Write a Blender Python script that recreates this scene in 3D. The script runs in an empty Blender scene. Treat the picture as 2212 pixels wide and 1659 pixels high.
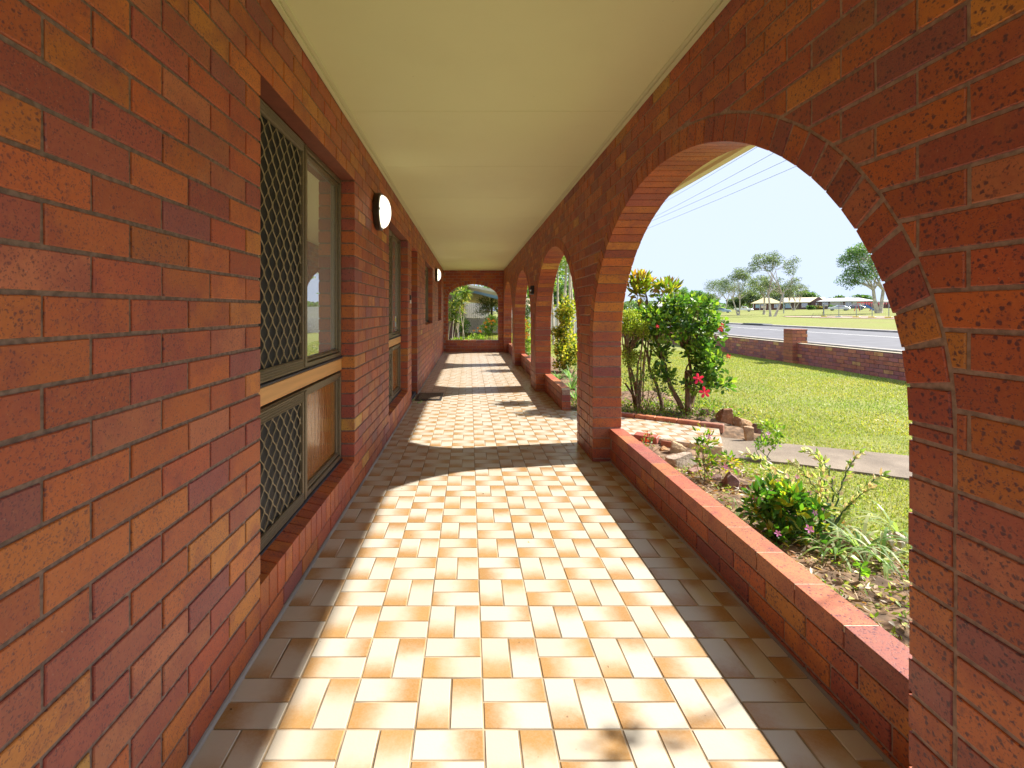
import bpy, bmesh, math, random
import numpy as np
from mathutils import Vector, Matrix, noise

R = random.Random(11)
NR = np.random.default_rng(5)
rad = math.radians

# ------------------------------------------------------------------ camera, light, exposure
scene = bpy.context.scene
F = 1070.0; HC = 1.289
cam_d = bpy.data.cameras.new("camera"); cam = bpy.data.objects.new("camera", cam_d)
scene.collection.objects.link(cam)
cam.location = (0, 0, HC); cam.rotation_euler = (rad(90), 0, 0)
cam_d.sensor_width = 36; cam_d.lens = F / 2212 * 36
cam_d.shift_x = 92 / 2212; cam_d.shift_y = -158.5 / 2212
cam_d.clip_start = 0.05; cam_d.clip_end = 2000
scene.camera = cam

SUN = Vector((1.0, 0.18, 0.91)).normalized()
elev = math.asin(SUN.z); az = math.atan2(SUN.x, SUN.y); SKYMAX = (.91, 1.06, 1.36)
world = bpy.data.worlds.new("World"); scene.world = world; world.use_nodes = True
wn = world.node_tree.nodes; wl = world.node_tree.links
sky = wn.new("ShaderNodeTexSky"); sky.sky_type = 'NISHITA'; sky.sun_disc = False
sky.sun_elevation = elev; sky.sun_rotation = az
sky.air_density = 1.0; sky.dust_density = 0.3; sky.ozone_density = 1.0
bg = wn["Background"]; bg.inputs[1].default_value = 0.15
mx = wn.new("ShaderNodeMix"); mx.data_type = 'RGBA'; mx.blend_type = 'DARKEN'; mx.inputs[0].default_value = 1.0
mx.inputs[7].default_value = (*SKYMAX, 1)      # thin bright veil: keeps the sky near the sun from running away
wl.new(sky.outputs[0], mx.inputs[6]); 
m2 = wn.new("ShaderNodeMix"); m2.data_type = 'RGBA'; m2.inputs[0].default_value = 0.5; m2.inputs[7].default_value = (*SKYMAX, 1)
wl.new(mx.outputs[2], m2.inputs[6]); wl.new(m2.outputs[2], bg.inputs[0])
sl = bpy.data.lights.new("sun", 'SUN'); sl.energy = 2.0; sl.angle = rad(0.9); sl.color = (1.0, 0.93, 0.82)
so = bpy.data.objects.new("sun", sl); scene.collection.objects.link(so)
so.rotation_euler = SUN.to_track_quat('Z', 'Y').to_euler()
scene.view_settings.view_transform = 'Standard'; scene.view_settings.look = 'None'
scene.view_settings.exposure = 2.6; scene.view_settings.gamma = 1.0
scene.render.engine = 'CYCLES'
scene.cycles.max_bounces = 10; scene.cycles.diffuse_bounces = 6; scene.cycles.glossy_bounces = 4
scene.cycles.transmission_bounces = 6; scene.cycles.transparent_max_bounces = 12
scene.cycles.sample_clamp_indirect = 8.0

# ------------------------------------------------------------------ node helpers
class NT:
    def __init__(s, name):
        s.m = bpy.data.materials.new(name); s.m.use_nodes = True
        s.t = s.m.node_tree; s.b = s.t.nodes["Principled BSDF"]
    def n(s, typ, props=None, **inp):
        nd = s.t.nodes.new("ShaderNode" + typ)
        for k, v in (props or {}).items(): setattr(nd, k, v)
        for k, v in inp.items():
            key = int(k[1:]) if k[0] == '_' and k[1:].isdigit() else k.replace('_', ' ')
            s.set(nd.inputs[key], v)
        return nd
    def set(s, sock, v):
        if isinstance(v, bpy.types.NodeSocket): s.t.links.new(v, sock)
        elif isinstance(v, (tuple, list)) and len(v) == 3 and sock.type == 'RGBA': sock.default_value = (*v, 1)
        else: sock.default_value = v
    def coord(s, which='Object'): return s.n('TexCoord').outputs[which]
    def noise(s, vec, scale, detail=3, rough=.5):
        return s.n('TexNoise', Vector=vec, Scale=scale, Detail=detail, Roughness=rough).outputs['Fac']
    def ramp(s, fac, a, b):
        return s.n('MapRange', {'interpolation_type': 'SMOOTHSTEP'}, Value=fac, From_Min=a, From_Max=b).outputs[0]
    def math(s, op, a, b=0.0):
        return s.n('Math', {'operation': op}, _0=a, _1=b).outputs[0]
    def mix(s, fac, a, b, mode='MIX'):
        nd = s.t.nodes.new("ShaderNodeMix"); nd.data_type = 'RGBA'; nd.blend_type = mode
        s.set(nd.inputs[0], fac); s.set(nd.inputs[6], a); s.set(nd.inputs[7], b)
        return nd.outputs[2]
    def bump(s, h, strength=.3, dist=.002):
        nd = s.n('Bump', Strength=strength, Distance=dist, Height=h)
        s.t.links.new(nd.outputs[0], s.b.inputs['Normal'])
    def out(s, **k):
        for a, v in k.items(): s.set(s.b.inputs[a.replace('_', ' ')], v)
        return s.m

def flat(name, col, rough=.5, metal=0.0, var=.12, scale=20, bump=.15, spec=.5, stretch=None):
    t = NT(name); c = t.coord()
    if stretch: c = t.n('Mapping', Vector=c, Scale=stretch).outputs[0]
    f = t.noise(c, scale, 4)
    lo = tuple(x * (1 - var) for x in col); hi = tuple(min(1, x * (1 + var)) for x in col)
    t.out(Base_Color=t.mix(t.ramp(f, .3, .7), lo, hi), Roughness=rough, Metallic=metal, Specular_IOR_Level=spec)
    if bump: t.bump(t.noise(c, scale * 8, 3), bump, .001)
    return t.m

def ceiling_mat():
    t = NT('cream ceiling paint'); p = t.coord(); a = t.ramp(t.noise(p, .9, 7, .65), .42, .75)
    c = t.mix(t.math('MULTIPLY', a, .16), (.71, .725, .42), (.52, .48, .26))
    g = t.ramp(t.noise(p, 38, 1), .80, .84); c = t.mix(t.math('MULTIPLY', g, .25), c, (.3, .26, .15))
    t.bump(t.noise(p, 4, 3), .12, .006)
    return t.out(Base_Color=c, Roughness=.55)
def brick_mat(name='brick'):
    t = NT(name); p = t.coord()
    a = t.n('Attribute', {'attribute_name': 'col'}); col = a.outputs['Color']; rnd = a.outputs['Alpha']
    n1 = t.noise(p, 7, 4, .6)
    c = t.mix(t.math('MULTIPLY', t.ramp(n1, .44, .70), .62), col, (.27, .045, .050))
    c = t.mix(t.math('MULTIPLY', t.ramp(t.noise(p, 23, 4), .5, .8), .5), c, t.mix(.5, c, (.42, .14, .04)))
    c = t.mix(.5, c, t.mix(t.noise(p, 120, 3), t.mix(.3, c, (0, 0, 0)), t.mix(.3, c, (.6, .3, .12))))
    # iron spots: two sizes, their number differs brick by brick
    wp = t.n('VectorMath', {'operation': 'ADD'}, _0=p, _1=t.n('VectorMath', {'operation': 'SCALE'}, _0=t.n('TexNoise', Vector=p, Scale=110.0, Detail=3.0).outputs['Color'], Scale=.013).outputs[0]).outputs[0]
    side = t.ramp(t.n('SeparateXYZ', Vector=p).outputs[0], .5, .9)
    dens = t.math('ADD', t.math('ADD', t.math('MULTIPLY', t.math('SUBTRACT', side, -2.0), .05), t.math('MULTIPLY', rnd, .38)), t.math('MULTIPLY', t.math('SUBTRACT', t.noise(p, 6, 3), .5), 1.1))
    def dots(scale, lo, size):
        v = t.n('TexVoronoi', Vector=wp, Scale=scale); k = t.n('SeparateXYZ', Vector=v.outputs['Color']).outputs[0]
        pick = t.ramp(t.math('ADD', k, dens), lo, lo+.35)
        return t.math('MULTIPLY', pick, t.ramp(t.math('SUBTRACT', t.math('MULTIPLY', t.math('ADD', k, .35), size), v.outputs['Distance']), -.12, .16))
    d1 = dots(88, .80, .33); d2 = dots(185, .58, .34)
    blot = t.math('MULTIPLY', t.ramp(t.noise(p, 42, 4, .65), .56, .72), t.ramp(t.noise(p, 9, 2), .45, .65))
    d = t.math('MAXIMUM', t.math('MULTIPLY', blot, .75), d1)
    d = t.math('MAXIMUM', d, t.math('MULTIPLY', d2, .75))
    c = t.mix(t.math('MULTIPLY', d, t.math('ADD', t.math('MULTIPLY', side, .10), .70)), c, (.055, .022, .045))
    w = t.ramp(t.noise(p, 210, 1), .74, .80)
    c = t.mix(t.math('MULTIPLY', w, .45), c, (.5, .36, .26))
    # chalky bloom low down and here and there
    sm = t.math('MULTIPLY', t.ramp(t.noise(p, 3.1, 6, .7), .60, .80), .35)
    c = t.mix(sm, c, (.48, .26, .18))
    t.bump(t.math('ADD', t.noise(p, 300, 3), t.math('MULTIPLY', d, -1.2)), .35, .0012)
    return t.out(Base_Color=c, Roughness=t.math('ADD', t.math('MULTIPLY', n1, .25), .38), Specular_IOR_Level=.45)

def leaf_mat(name, trans=.42, rough=.42):
    t = NT(name)
    a = t.n('Attribute', {'attribute_name': 'col'}).outputs['Color']
    t.out(Base_Color=a, Roughness=rough, Specular_IOR_Level=.4)
    tr = t.n('BsdfTranslucent', Color=t.mix(1.0, a, (1.5, 1.6, .7), 'MULTIPLY'))
    mx = t.n('MixShader', Fac=trans)
    t.t.links.new(t.b.outputs[0], mx.inputs[1]); t.t.links.new(tr.outputs[0], mx.inputs[2])
    t.t.links.new(mx.outputs[0], t.t.nodes['Material Output'].inputs[0])
    return t.m

def tile_mat():
    t = NT('tile'); uv = t.n('UVMap').outputs[0]; sp = t.n('SeparateXYZ', Vector=uv)
    p = t.coord(); a = t.n('Attribute', {'attribute_name': 'col'})
    u = t.math('ADD', sp.outputs[0], t.math('MULTIPLY', t.math('SUBTRACT', t.noise(p, 14, 5, .65), .5), .45))
    brown = t.ramp(u, .35, .99)
    lum = t.noise(p, 170, 3)
    light = t.mix(t.ramp(a.outputs['Alpha'], .0, 1.0), (.48, .435, .355), (.525, .49, .415))
    dark = t.mix(a.outputs['Alpha'], (.39, .225, .085), (.33, .18, .065))
    c = t.mix(t.math('MULTIPLY', brown, t.math('ADD', t.math('MULTIPLY', lum, .5), .70)), light, dark)
    edge = t.ramp(sp.outputs[1], .975, 1.0)
    c = t.mix(t.math('MULTIPLY', edge, .5), c, (.45, .25, .09))
    dirt = t.math('MULTIPLY', t.ramp(t.noise(p, 1.7, 6, .7), .45, .8), .10)
    c = t.mix(dirt, c, (.30, .22, .15))
    sp1 = t.math('MULTIPLY', t.ramp(t.noise(p, 34, 1), .80, .83), .6)
    c = t.mix(sp1, c, (.12, .07, .04))
    t.bump(t.noise(p, 95, 4, .6), .28, .0016)
    return t.out(Base_Color=c, Roughness=t.math('ADD', t.math('MULTIPLY', lum, .16), .24), Specular_IOR_Level=.5)

M = {}
M['brick'] = brick_mat()
M['mortar'] = flat('mortar', (.33, .225, .18), .9, var=.25, scale=60, bump=.5)
M['dark_mortar'] = flat('dark mortar', (.14, .085, .085), .9, var=.2, scale=60)
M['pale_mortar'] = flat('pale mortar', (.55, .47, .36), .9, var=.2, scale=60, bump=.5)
M['tile'] = tile_mat()
M['grout'] = flat('grout', (.30, .235, .155), .9, var=.45, scale=5, bump=.4)
M['cream'] = flat('cream ceiling paint', (.72, .71, .43), .55, var=.03, scale=3, bump=.05)
M['cove'] = flat('cream cove paint', (.62, .62, .37), .5, var=.03, scale=3, bump=0)
M['gutter'] = flat('cream gutter paint', (.72, .66, .45), .4, var=.03, scale=3, bump=0)
M['bronze'] = flat('bronze aluminium', (.18, .14, .085), .42, metal=.35, var=.1, scale=60, bump=.05)
M['bronze_light'] = flat('bronze wire', (.27, .215, .125), .5, metal=.2, var=.15, scale=60, bump=.05)
M['rubber'] = flat('black rubber seal', (.03, .032, .05), .5, var=.2, bump=0)
M['flymesh'] = flat('dark insect mesh', (.010, .010, .010), .6, bump=.1)
M['steel'] = flat('dull steel', (.30, .33, .38), .35, metal=.6, var=.1, bump=0)
M['amber_board'] = flat('orange brown board', (.62, .32, .11), .45, var=.10, scale=12, bump=.1, stretch=(1, .2, 4))
M['head_plate'] = flat('red painted lintel', (.17, .045, .022), .7, var=.1)
M['black'] = flat('black plastic', (.02, .02, .022), .4, bump=0)
M['soil'] = flat('garden soil', (.16, .10, .06), .95, var=.5, scale=14, bump=.8)
M['roof'] = flat('roof sheet', (.5, .42, .28), .6, var=.08)
M['timber'] = flat('grey weathered timber', (.74, .69, .68), .85, var=.3, scale=10, bump=.4, stretch=(6, 6, .6))
M['bark_pale'] = flat('pale papery bark', (.50, .43, .36), .9, var=.28, scale=2.2, bump=.6)
M['bark'] = flat('brown bark', (.20, .13, .08), .9, var=.35, scale=18, bump=.6)
M['stem_green'] = flat('green stem', (.06, .13, .06), .5, var=.3, scale=30, bump=.1)
M['leaf'] = leaf_mat('leaf')
M['petal'] = leaf_mat('petal', .3, .6)
M['asphalt'] = flat('asphalt', (.125, .125, .14), .85, var=.12, scale=1.3, bump=.3)
M['white_line'] = flat('white road paint', (.75, .75, .72), .7)
M['kerb'] = flat('concrete kerb', (.30, .27, .25), .85, var=.25, scale=2)
M['white'] = flat('white paint', (.8, .8, .78), .5, bump=0)

def glass(name, tint, rough, wav=0, back=None, ior=2.1, coat=1.0):
    t = NT(name)
    if wav:
        c = t.n('Mapping', Vector=t.coord(), Scale=(1, 1, .3)).outputs[0]
        t.bump(t.noise(c, 26, 3), wav, .01)
    return t.out(Base_Color=tint, Roughness=rough, Specular_IOR_Level=1.0 if ior > 1.6 else .5, IOR=ior, Coat_Weight=coat, Coat_Roughness=.01 if not wav else .12)
M['glass'] = glass('dark window glass', (.035, .036, .032), .02)
M['pane'] = NT('reflective window glass').out(Base_Color=(.50, .50, .47), Metallic=.55, Roughness=.015, Specular_IOR_Level=.8, Coat_Weight=.5, Coat_Roughness=.01)
M['amber_glass'] = glass('amber rippled glass', (.27, .105, .018), .20, .5, ior=1.55, coat=.45)

t = NT('stone'); p = t.coord(); a = t.n('Attribute', {'attribute_name': 'col'}).outputs['Color']
c = t.mix(t.ramp(t.noise(p, 9, 6, .7), .35, .7), t.mix(.55, a, (.08, .035, .03)), a)
c = t.mix(t.math('MULTIPLY', t.ramp(t.noise(p, 30, 4), .55, .75), .5), c, (.6, .5, .4))
t.bump(t.noise(p, 40, 6, .7), .9, .01); M['stone'] = t.out(Base_Color=c, Roughness=.85)

t = NT('lawn ground'); p = t.coord()
big = t.noise(p, .11, 5, .6); mid = t.noise(p, 1.1, 6, .7); fin = t.noise(p, 30, 4, .7)
c = t.mix(t.ramp(mid, .3, .7), (.22, .26, .06), (.30, .30, .10))
c = t.mix(t.math('MULTIPLY', t.ramp(big, .42, .68), .6), c, (.27, .225, .10))
c = t.mix(t.ramp(fin, .2, .8), t.mix(.5, c, (.05, .08, .015)), c)
t.bump(fin, .6, .02); M['lawn'] = t.out(Base_Color=c, Roughness=.95, Specular_IOR_Level=.15)

t = NT('path concrete'); p = t.coord()
c = t.mix(t.ramp(t.noise(p, 2.2, 6, .7), .3, .75), (.20, .155, .115), (.34, .275, .21))
c = t.mix(t.ramp(t.noise(p, 160, 3), .35, .7), t.mix(.45, c, (.05, .04, .03)), c)
t.bump(t.noise(p, 160, 4), .6, .004); M['concrete'] = t.out(Base_Color=c, Roughness=.9)

t = NT('lamp opal'); t.out(Base_Color=(.9, .88, .8), Roughness=.3, Emission_Color=(1.0, .93, .72), Emission_Strength=.35); M['opal'] = t.m

t = NT('doormat fibre'); p = t.coord()
c = t.mix(t.ramp(t.noise(p, 90, 3), .3, .7), (.10, .07, .05), (.25, .19, .13))
t.bump(t.noise(p, 220, 3), .9, .004); M['mat'] = t.out(Base_Color=c, Roughness=1.0)

def far_brick(name, c1, c2, mort):
    t = NT(name); p = t.coord(); m = t.n('Mapping', Vector=p, Rotation=(rad(90), 0, 0)).outputs[0]
    b = t.n('TexBrick', Vector=m, Color1=c1, Color2=c2, Mortar=mort, Scale=1.0)
    b.inputs['Brick Width'].default_value = .24; b.inputs['Row Height'].default_value = .086; b.inputs['Mortar Size'].default_value = .01
    return t.out(Base_Color=t.mix(t.noise(p, 3, 3), b.outputs[0], t.mix(.3, b.outputs[0], (.1, .03, .03))), Roughness=.85)
M['house_brick'] = far_brick('house brick', (.22, .08, .055), (.15, .05, .045), (.2, .14, .12))
M['brown_brick'] = far_brick('brown house brick', (.17, .10, .085), (.12, .07, .065), (.2, .14, .12))

# ------------------------------------------------------------------ object helpers
col = scene.collection
def tag(o, label=None, cat=None, group=None, kind=None):
    if label: o['label'] = label
    if cat: o['category'] = cat
    if group: o['group'] = group
    if kind: o['kind'] = kind
    return o
def empty(name, loc=(0, 0, 0), rz=0, **k):
    o = bpy.data.objects.new(name, None); col.objects.link(o); o.location = loc; o.rotation_euler = (0, 0, rz)
    o.empty_display_size = .2
    return tag(o, **k)

class MB:
    def __init__(s): s.v = []; s.f = []; s.c = []; s.uv = []; s.mi = []
    def add(s, vs, fs, c=(1, 1, 1, 1), mi=0):
        o = len(s.v); s.v += [tuple(x) for x in vs]; s.c += [c] * len(vs)
        s.f += [tuple(i + o for i in f) for f in fs]; s.mi += [mi] * len(fs)
    def box(s, x0, x1, y0, y1, z0, z1, c=(1, 1, 1, 1), mi=0, M=None):
        vs = [(x, y, z) for x in (x0, x1) for y in (y0, y1) for z in (z0, z1)]
        if M is not None: vs = [M @ Vector(v) for v in vs]
        s.add(vs, [(0, 1, 3, 2), (4, 6, 7, 5), (0, 4, 5, 1), (2, 3, 7, 6), (0, 2, 6, 4), (1, 5, 7, 3)], c, mi)
    def bbox(s, x0, x1, y0, y1, z0, z1, ch=.004, c=(1, 1, 1, 1), M=None, mi=0):
        """box with chamfered edges"""
        vs = []; cx, cy, cz = (x0+x1)/2, (y0+y1)/2, (z0+z1)/2; hx, hy, hz = (x1-x0)/2, (y1-y0)/2, (z1-z0)/2
        idx = {}
        for sx in (-1, 1):
            for sy in (-1, 1):
                for sz in (-1, 1):
                    for k in range(3):
                        e = [hx, hy, hz]; 
                        for q in range(3):
                            if q != k: e[q] -= ch
                        idx[(sx, sy, sz, k)] = len(vs); vs.append((cx+sx*e[0], cy+sy*e[1], cz+sz*e[2]))
        I = idx; fs = []
        for sg in (-1, 1):
            fs.append([I[(sg, a, b, 0)] for a, b in ((-1, -1), (1, -1), (1, 1), (-1, 1))])
            fs.append([I[(a, sg, b, 1)] for a, b in ((-1, -1), (1, -1), (1, 1), (-1, 1))])
            fs.append([I[(a, b, sg, 2)] for a, b in ((-1, -1), (1, -1), (1, 1), (-1, 1))])
        for a in (-1, 1):
            for b in (-1, 1):
                fs.append([I[(a, b, -1, 0)], I[(a, b, 1, 0)], I[(a, b, 1, 1)], I[(a, b, -1, 1)]])
                fs.append([I[(a, -1, b, 0)], I[(a, 1, b, 0)], I[(a, 1, b, 2)], I[(a, -1, b, 2)]])
                fs.append([I[(-1, a, b, 1)], I[(1, a, b, 1)], I[(1, a, b, 2)], I[(-1, a, b, 2)]])
                for d in (-1, 1): fs.append([I[(a, b, d, 0)], I[(a, b, d, 1)], I[(a, b, d, 2)]])
        if M is not None: vs = [M @ Vector(v) for v in vs]
        s.add(vs, fs, c, mi)
    def tube(s, pts, rs, n=6, c=(1, 1, 1, 1), mi=0, cap=True):
        pts = [Vector(p) for p in pts]
        if not isinstance(rs, (list, tuple)): rs = [rs] * len(pts)
        vs = []; fs = []; up = Vector((0, 0, 1)); prev = None
        for i, p in enumerate(pts):
            d = (pts[min(i+1, len(pts)-1)] - pts[max(i-1, 0)])
            d = d.normalized() if d.length > 1e-9 else Vector((0, 0, 1))
            if prev is None:
                a = d.orthogonal().normalized()
            else:
                a = (prev - d * prev.dot(d)); a = a.normalized() if a.length > 1e-6 else d.orthogonal().normalized()
            prev = a; b = d.cross(a)
            for k in range(n):
                t = 2*math.pi*k/n; vs.append(p + (a*math.cos(t)+b*math.sin(t))*rs[i])
        for i in range(len(pts)-1):
            for k in range(n):
                k2 = (k+1) % n; fs.append((i*n+k, i*n+k2, (i+1)*n+k2, (i+1)*n+k))
        if cap:
            fs.append(tuple(range(n))[::-1]); fs.append(tuple((len(pts)-1)*n+k for k in range(n)))
        s.add(vs, fs, c, mi)
    def lathe(s, prof, org, ax, n=32, c=(1, 1, 1, 1), mi=0):
        """prof: (r, h) along axis ax from org"""
        ax = Vector(ax).normalized(); a = ax.orthogonal().normalized(); b = ax.cross(a); org = Vector(org)
        vs = [org + ax*h + (a*math.cos(2*math.pi*k/n)+b*math.sin(2*math.pi*k/n))*r for r, h in prof for k in range(n)]
        fs = [(i*n+k, i*n+(k+1) % n, (i+1)*n+(k+1) % n, (i+1)*n+k) for i in range(len(prof)-1) for k in range(n)]
        s.add(vs, fs, c, mi)
    def prism(s, poly, d0, d1, fr, c=(1, 1, 1, 1), ch=.0022, back=True, mi=0, rot=0):
        """convex polygon (s,z) pushed from depth d0 to d1 through frame fr(s,z,d), chamfered"""
        n = len(poly); A = sum(poly[i][0]*poly[(i+1) % n][1]-poly[(i+1) % n][0]*poly[i][1] for i in range(n))
        if A < 0: poly = poly[::-1]
        ins = []
        for i in range(n):
            p0, p1, p2 = Vector(poly[i-1]), Vector(poly[i]), Vector(poly[(i+1) % n])
            e1 = (p1-p0).normalized(); e2 = (p2-p1).normalized()
            n1 = Vector((-e1.y, e1.x)); n2 = Vector((-e2.y, e2.x)); b = n1+n2
            b = b/(max(.35, b.dot(n1))) if b.length > 1e-6 else n1
            q = p1+b*ch; ins.append((q.x, q.y))
        rings = [(ins, d0), (poly, d0+ch)] + ([(poly, d1-ch), (ins, d1)] if back else [(poly, d1)])
        vs = [fr(q[0], q[1], d) for ring, d in rings for q in ring]
        fs = [tuple(range(n))] + ([tuple((len(rings)-1)*n+k for k in range(n))[::-1]] if back else [])
        for r in range(len(rings)-1):
            for k in range(n):
                k2 = (k+1) % n; fs.append((r*n+k, (r+1)*n+k, (r+1)*n+k2, r*n+k2))
        s.add(vs, fs, c, mi)
    def build(s, name, mat, parent=None, smooth=False, recalc=True, shift=None, **k):
        me = bpy.data.meshes.new(name); me.from_pydata(s.v, [], s.f)
        a = me.attributes.new('col', 'FLOAT_COLOR', 'POINT')
        cc = np.array([(*c, 1)[:4] if len(c) == 3 else c for c in s.c], dtype=np.float32).ravel(); a.data.foreach_set('color', cc)
        for m in (mat if isinstance(mat, (list, tuple)) else [mat]): me.materials.append(m)
        if any(s.mi): me.polygons.foreach_set('material_index', s.mi)
        if s.uv:
            uvl = me.uv_layers.new(name='UVMap'); uvl.data.foreach_set('uv', np.array(s.uv, dtype=np.float32).ravel())
        if recalc:
            bm = bmesh.new(); bm.from_mesh(me); bmesh.ops.recalc_face_normals(bm, faces=bm.faces); bm.to_mesh(me); bm.free()
        if smooth: me.polygons.foreach_set('use_smooth', [True]*len(me.polygons))
        o = bpy.data.objects.new(name, me); col.objects.link(o)
        if shift is not None: me.transform(Matrix.Translation(-Vector(shift))); o.location = shift
        if parent: o.parent = parent
        return tag(o, **k)

class LB:
    """leaf builder on numpy arrays: every leaf is two folded triangles pairs"""
    def __init__(s): s.V = []; s.C = []; s.n = 0
    def add(s, P, D, L, W, C, fold=.18, mid=.42):
        P = np.asarray(P, float); n = len(P); D = np.asarray(D, float); D /= np.linalg.norm(D, axis=1)[:, None]+1e-9
        rv = NR.normal(size=(n, 3)); rv[:, 2] += 1.2
        S = np.cross(D, rv); S /= np.linalg.norm(S, axis=1)[:, None]+1e-9
        N = np.cross(S, D); L = np.broadcast_to(L, n)[:, None]; W = np.broadcast_to(W, n)[:, None]
        a = P; t = P+D*L; m = P+D*L*mid; l = m+S*W*.5+N*W*fold; r = m-S*W*.5+N*W*fold
        m2 = P+D*L*.78+N*L*-.02; l2 = m2+S*W*.30+N*W*fold*.6; r2 = m2-S*W*.30+N*W*fold*.6
        s.V.append(np.stack([a, r, r2, t, l2, l], 1).reshape(-1, 3)); s.n += n
        C = np.asarray(C, float); C = np.broadcast_to(C, (n, 3)); s.C.append(np.repeat(C, 6, 0))
    def build(s, name, mat, parent=None, **k):
        V = np.concatenate(s.V); C = np.concatenate(s.C); n = s.n
        me = bpy.data.meshes.new(name); me.vertices.add(len(V)); me.vertices.foreach_set('co', V.ravel())
        base = np.arange(n)[:, None]*6
        q = np.array([0, 1, 2, 3, 0, 3, 4, 5])[None]+base
        me.loops.add(n*8); me.loops.foreach_set('vertex_index', q.ravel().astype(np.int32))
        me.polygons.add(n*2); me.polygons.foreach_set('loop_start', (np.arange(n*2)*4).astype(np.int32))
        me.update(calc_edges=True)
        a = me.attributes.new('col', 'FLOAT_COLOR', 'POINT')
        a.data.foreach_set('color', np.concatenate([C, np.ones((len(C), 1))], 1).astype(np.float32).ravel())
        me.materials.append(mat); me.validate()
        o = bpy.data.objects.new(name, me); col.objects.link(o)
        if parent: o.parent = parent
        return tag(o, **k)

def cmix(cols, n, jit=.12):
    c = np.array(cols)[NR.integers(0, len(cols), n)]; return np.clip(c*(1+NR.normal(size=(n, 1))*jit), .003, 1)

# terrain height and picture-to-ground helper (used once to find where things stand)
GX = [-300, 30, 55, 96, 118, 400, 1500]; GZ = [-.10, -.10, .20, 1.3, 1.95, 2.2, 2.4]
def gz(x): return float(np.interp(x, GX, GZ))
def hit(px, py):
    a = (px-1014)/F; b = (py-671)/F; Y = 1.0
    while Y < 400:
        if HC-b*Y < gz(a*Y): break
        Y += .05 if Y < 60 else .2
    return Vector((a*Y, Y, gz(a*Y)))
def at(px, py, Y): return Vector(((px-1014)/F*Y, Y, HC-(py-671)/F*Y))

# ------------------------------------------------------------------ brick laying
CH = .087; MJ = .0108
PAL = [((.47, .105, .026), 26), ((.42, .080, .032), 26), ((.50, .135, .026), 18), ((.34, .066, .048), 15),
       ((.56, .195, .036), 7), ((.27, .060, .066), 6), ((.60, .30, .06), 1.6), ((.45, .130, .065), 8)]
PALP = [((.38, .115, .12), 30), ((.31, .10, .14), 25), ((.46, .15, .11), 16), ((.22, .075, .13), 12), ((.58, .34, .15), 7)]
def bcol(pal=PAL, rr=R):
    t = rr.random()*sum(w for _, w in pal)
    for c, w in pal:
        t -= w
        if t <= 0: break
    k = 1+rr.gauss(0, .09)
    return (c[0]*k, c[1]*k*(1+rr.gauss(0, .06)), c[2]*k, rr.random())
def clip_poly(poly, p, nrm):
    """keep the side where (q-p).n >= 0"""
    out = []; n = len(poly)
    for i in range(n):
        a = poly[i]; b = poly[(i+1) % n]
        da = (a[0]-p[0])*nrm[0]+(a[1]-p[1])*nrm[1]; db = (b[0]-p[0])*nrm[0]+(b[1]-p[1])*nrm[1]
        if da >= 0: out.append(a)
        if (da >= 0) != (db >= 0):
            t = da/(da-db); out.append((a[0]+(b[0]-a[0])*t, a[1]+(b[1]-a[1])*t))
    return out
def parea(p): return abs(sum(p[i][0]*p[(i+1) % len(p)][1]-p[(i+1) % len(p)][0]*p[i][1] for i in range(len(p))))/2
def lay(mb, s0, s1, z0, z1, fr, d1=.10, off=0.0, ph=0.0, holes=(), ell=(), back=False, pal=PAL, j=.0012, L=.24):
    k = int(math.floor((z0-off)/CH))-1
    while off+k*CH < z1:
        a = max(off+k*CH, z0); b = min(off+(k+1)*CH-MJ, z1); k += 1
        if b-a < .015: continue
        zm = (a+b)/2; s = s0
        i = math.floor((s0-ph)/L)-1; par = (k-1) % 2
        spans = [(s0, s1)]
        for (h0, h1, hz0, hz1) in holes:
            if hz0 < zm < hz1:
                ns = []
                for (p, q) in spans:
                    if h1 <= p or h0 >= q: ns.append((p, q)); continue
                    if h0 > p: ns.append((p, h0))
                    if h1 < q: ns.append((h1, q))
                spans = ns
        while True:
            p = ph+i*L+par*L/2; q = p+L-MJ; i += 1
            if p > s1: break
            for (u, v) in spans:
                e0 = max(p, u); e1 = min(q, v)
                if e0-u < .05: e0 = u
                if v-e1 < .05: e1 = v
                if e1-e0 < .05: continue
                poly = [(e0+R.uniform(-j, j), a+R.uniform(-j, j)), (e1+R.uniform(-j, j), a+R.uniform(-j, j)),
                        (e1+R.uniform(-j, j), b+R.uniform(-j, j)), (e0+R.uniform(-j, j), b+R.uniform(-j, j))]
                for (cy, cz, A, B) in ell:
                    if max(x[1] for x in poly) < cz:
                        continue
                    mx = sum(x[0] for x in poly)/len(poly); mz = sum(x[1] for x in poly)/len(poly)
                    if abs(mx-cy) > A+.3 or mz < cz-.05: continue
                    t = math.atan2((mz-cz)/B, (mx-cy)/A); t = min(max(t, 0.0), math.pi)
                    pt = (cy+A*math.cos(t), cz+B*math.sin(t)); nm = (math.cos(t)/A, math.sin(t)/B)
                    poly = clip_poly(poly, pt, nm)
                    if len(poly) < 3: break
                if len(poly) < 3 or parea(poly) < .0006: continue
                w = R.uniform(-.0012, .0012)
                mb.prism(poly, w, d1+(-w if back else 0), fr, bcol(pal), back=back)

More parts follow.
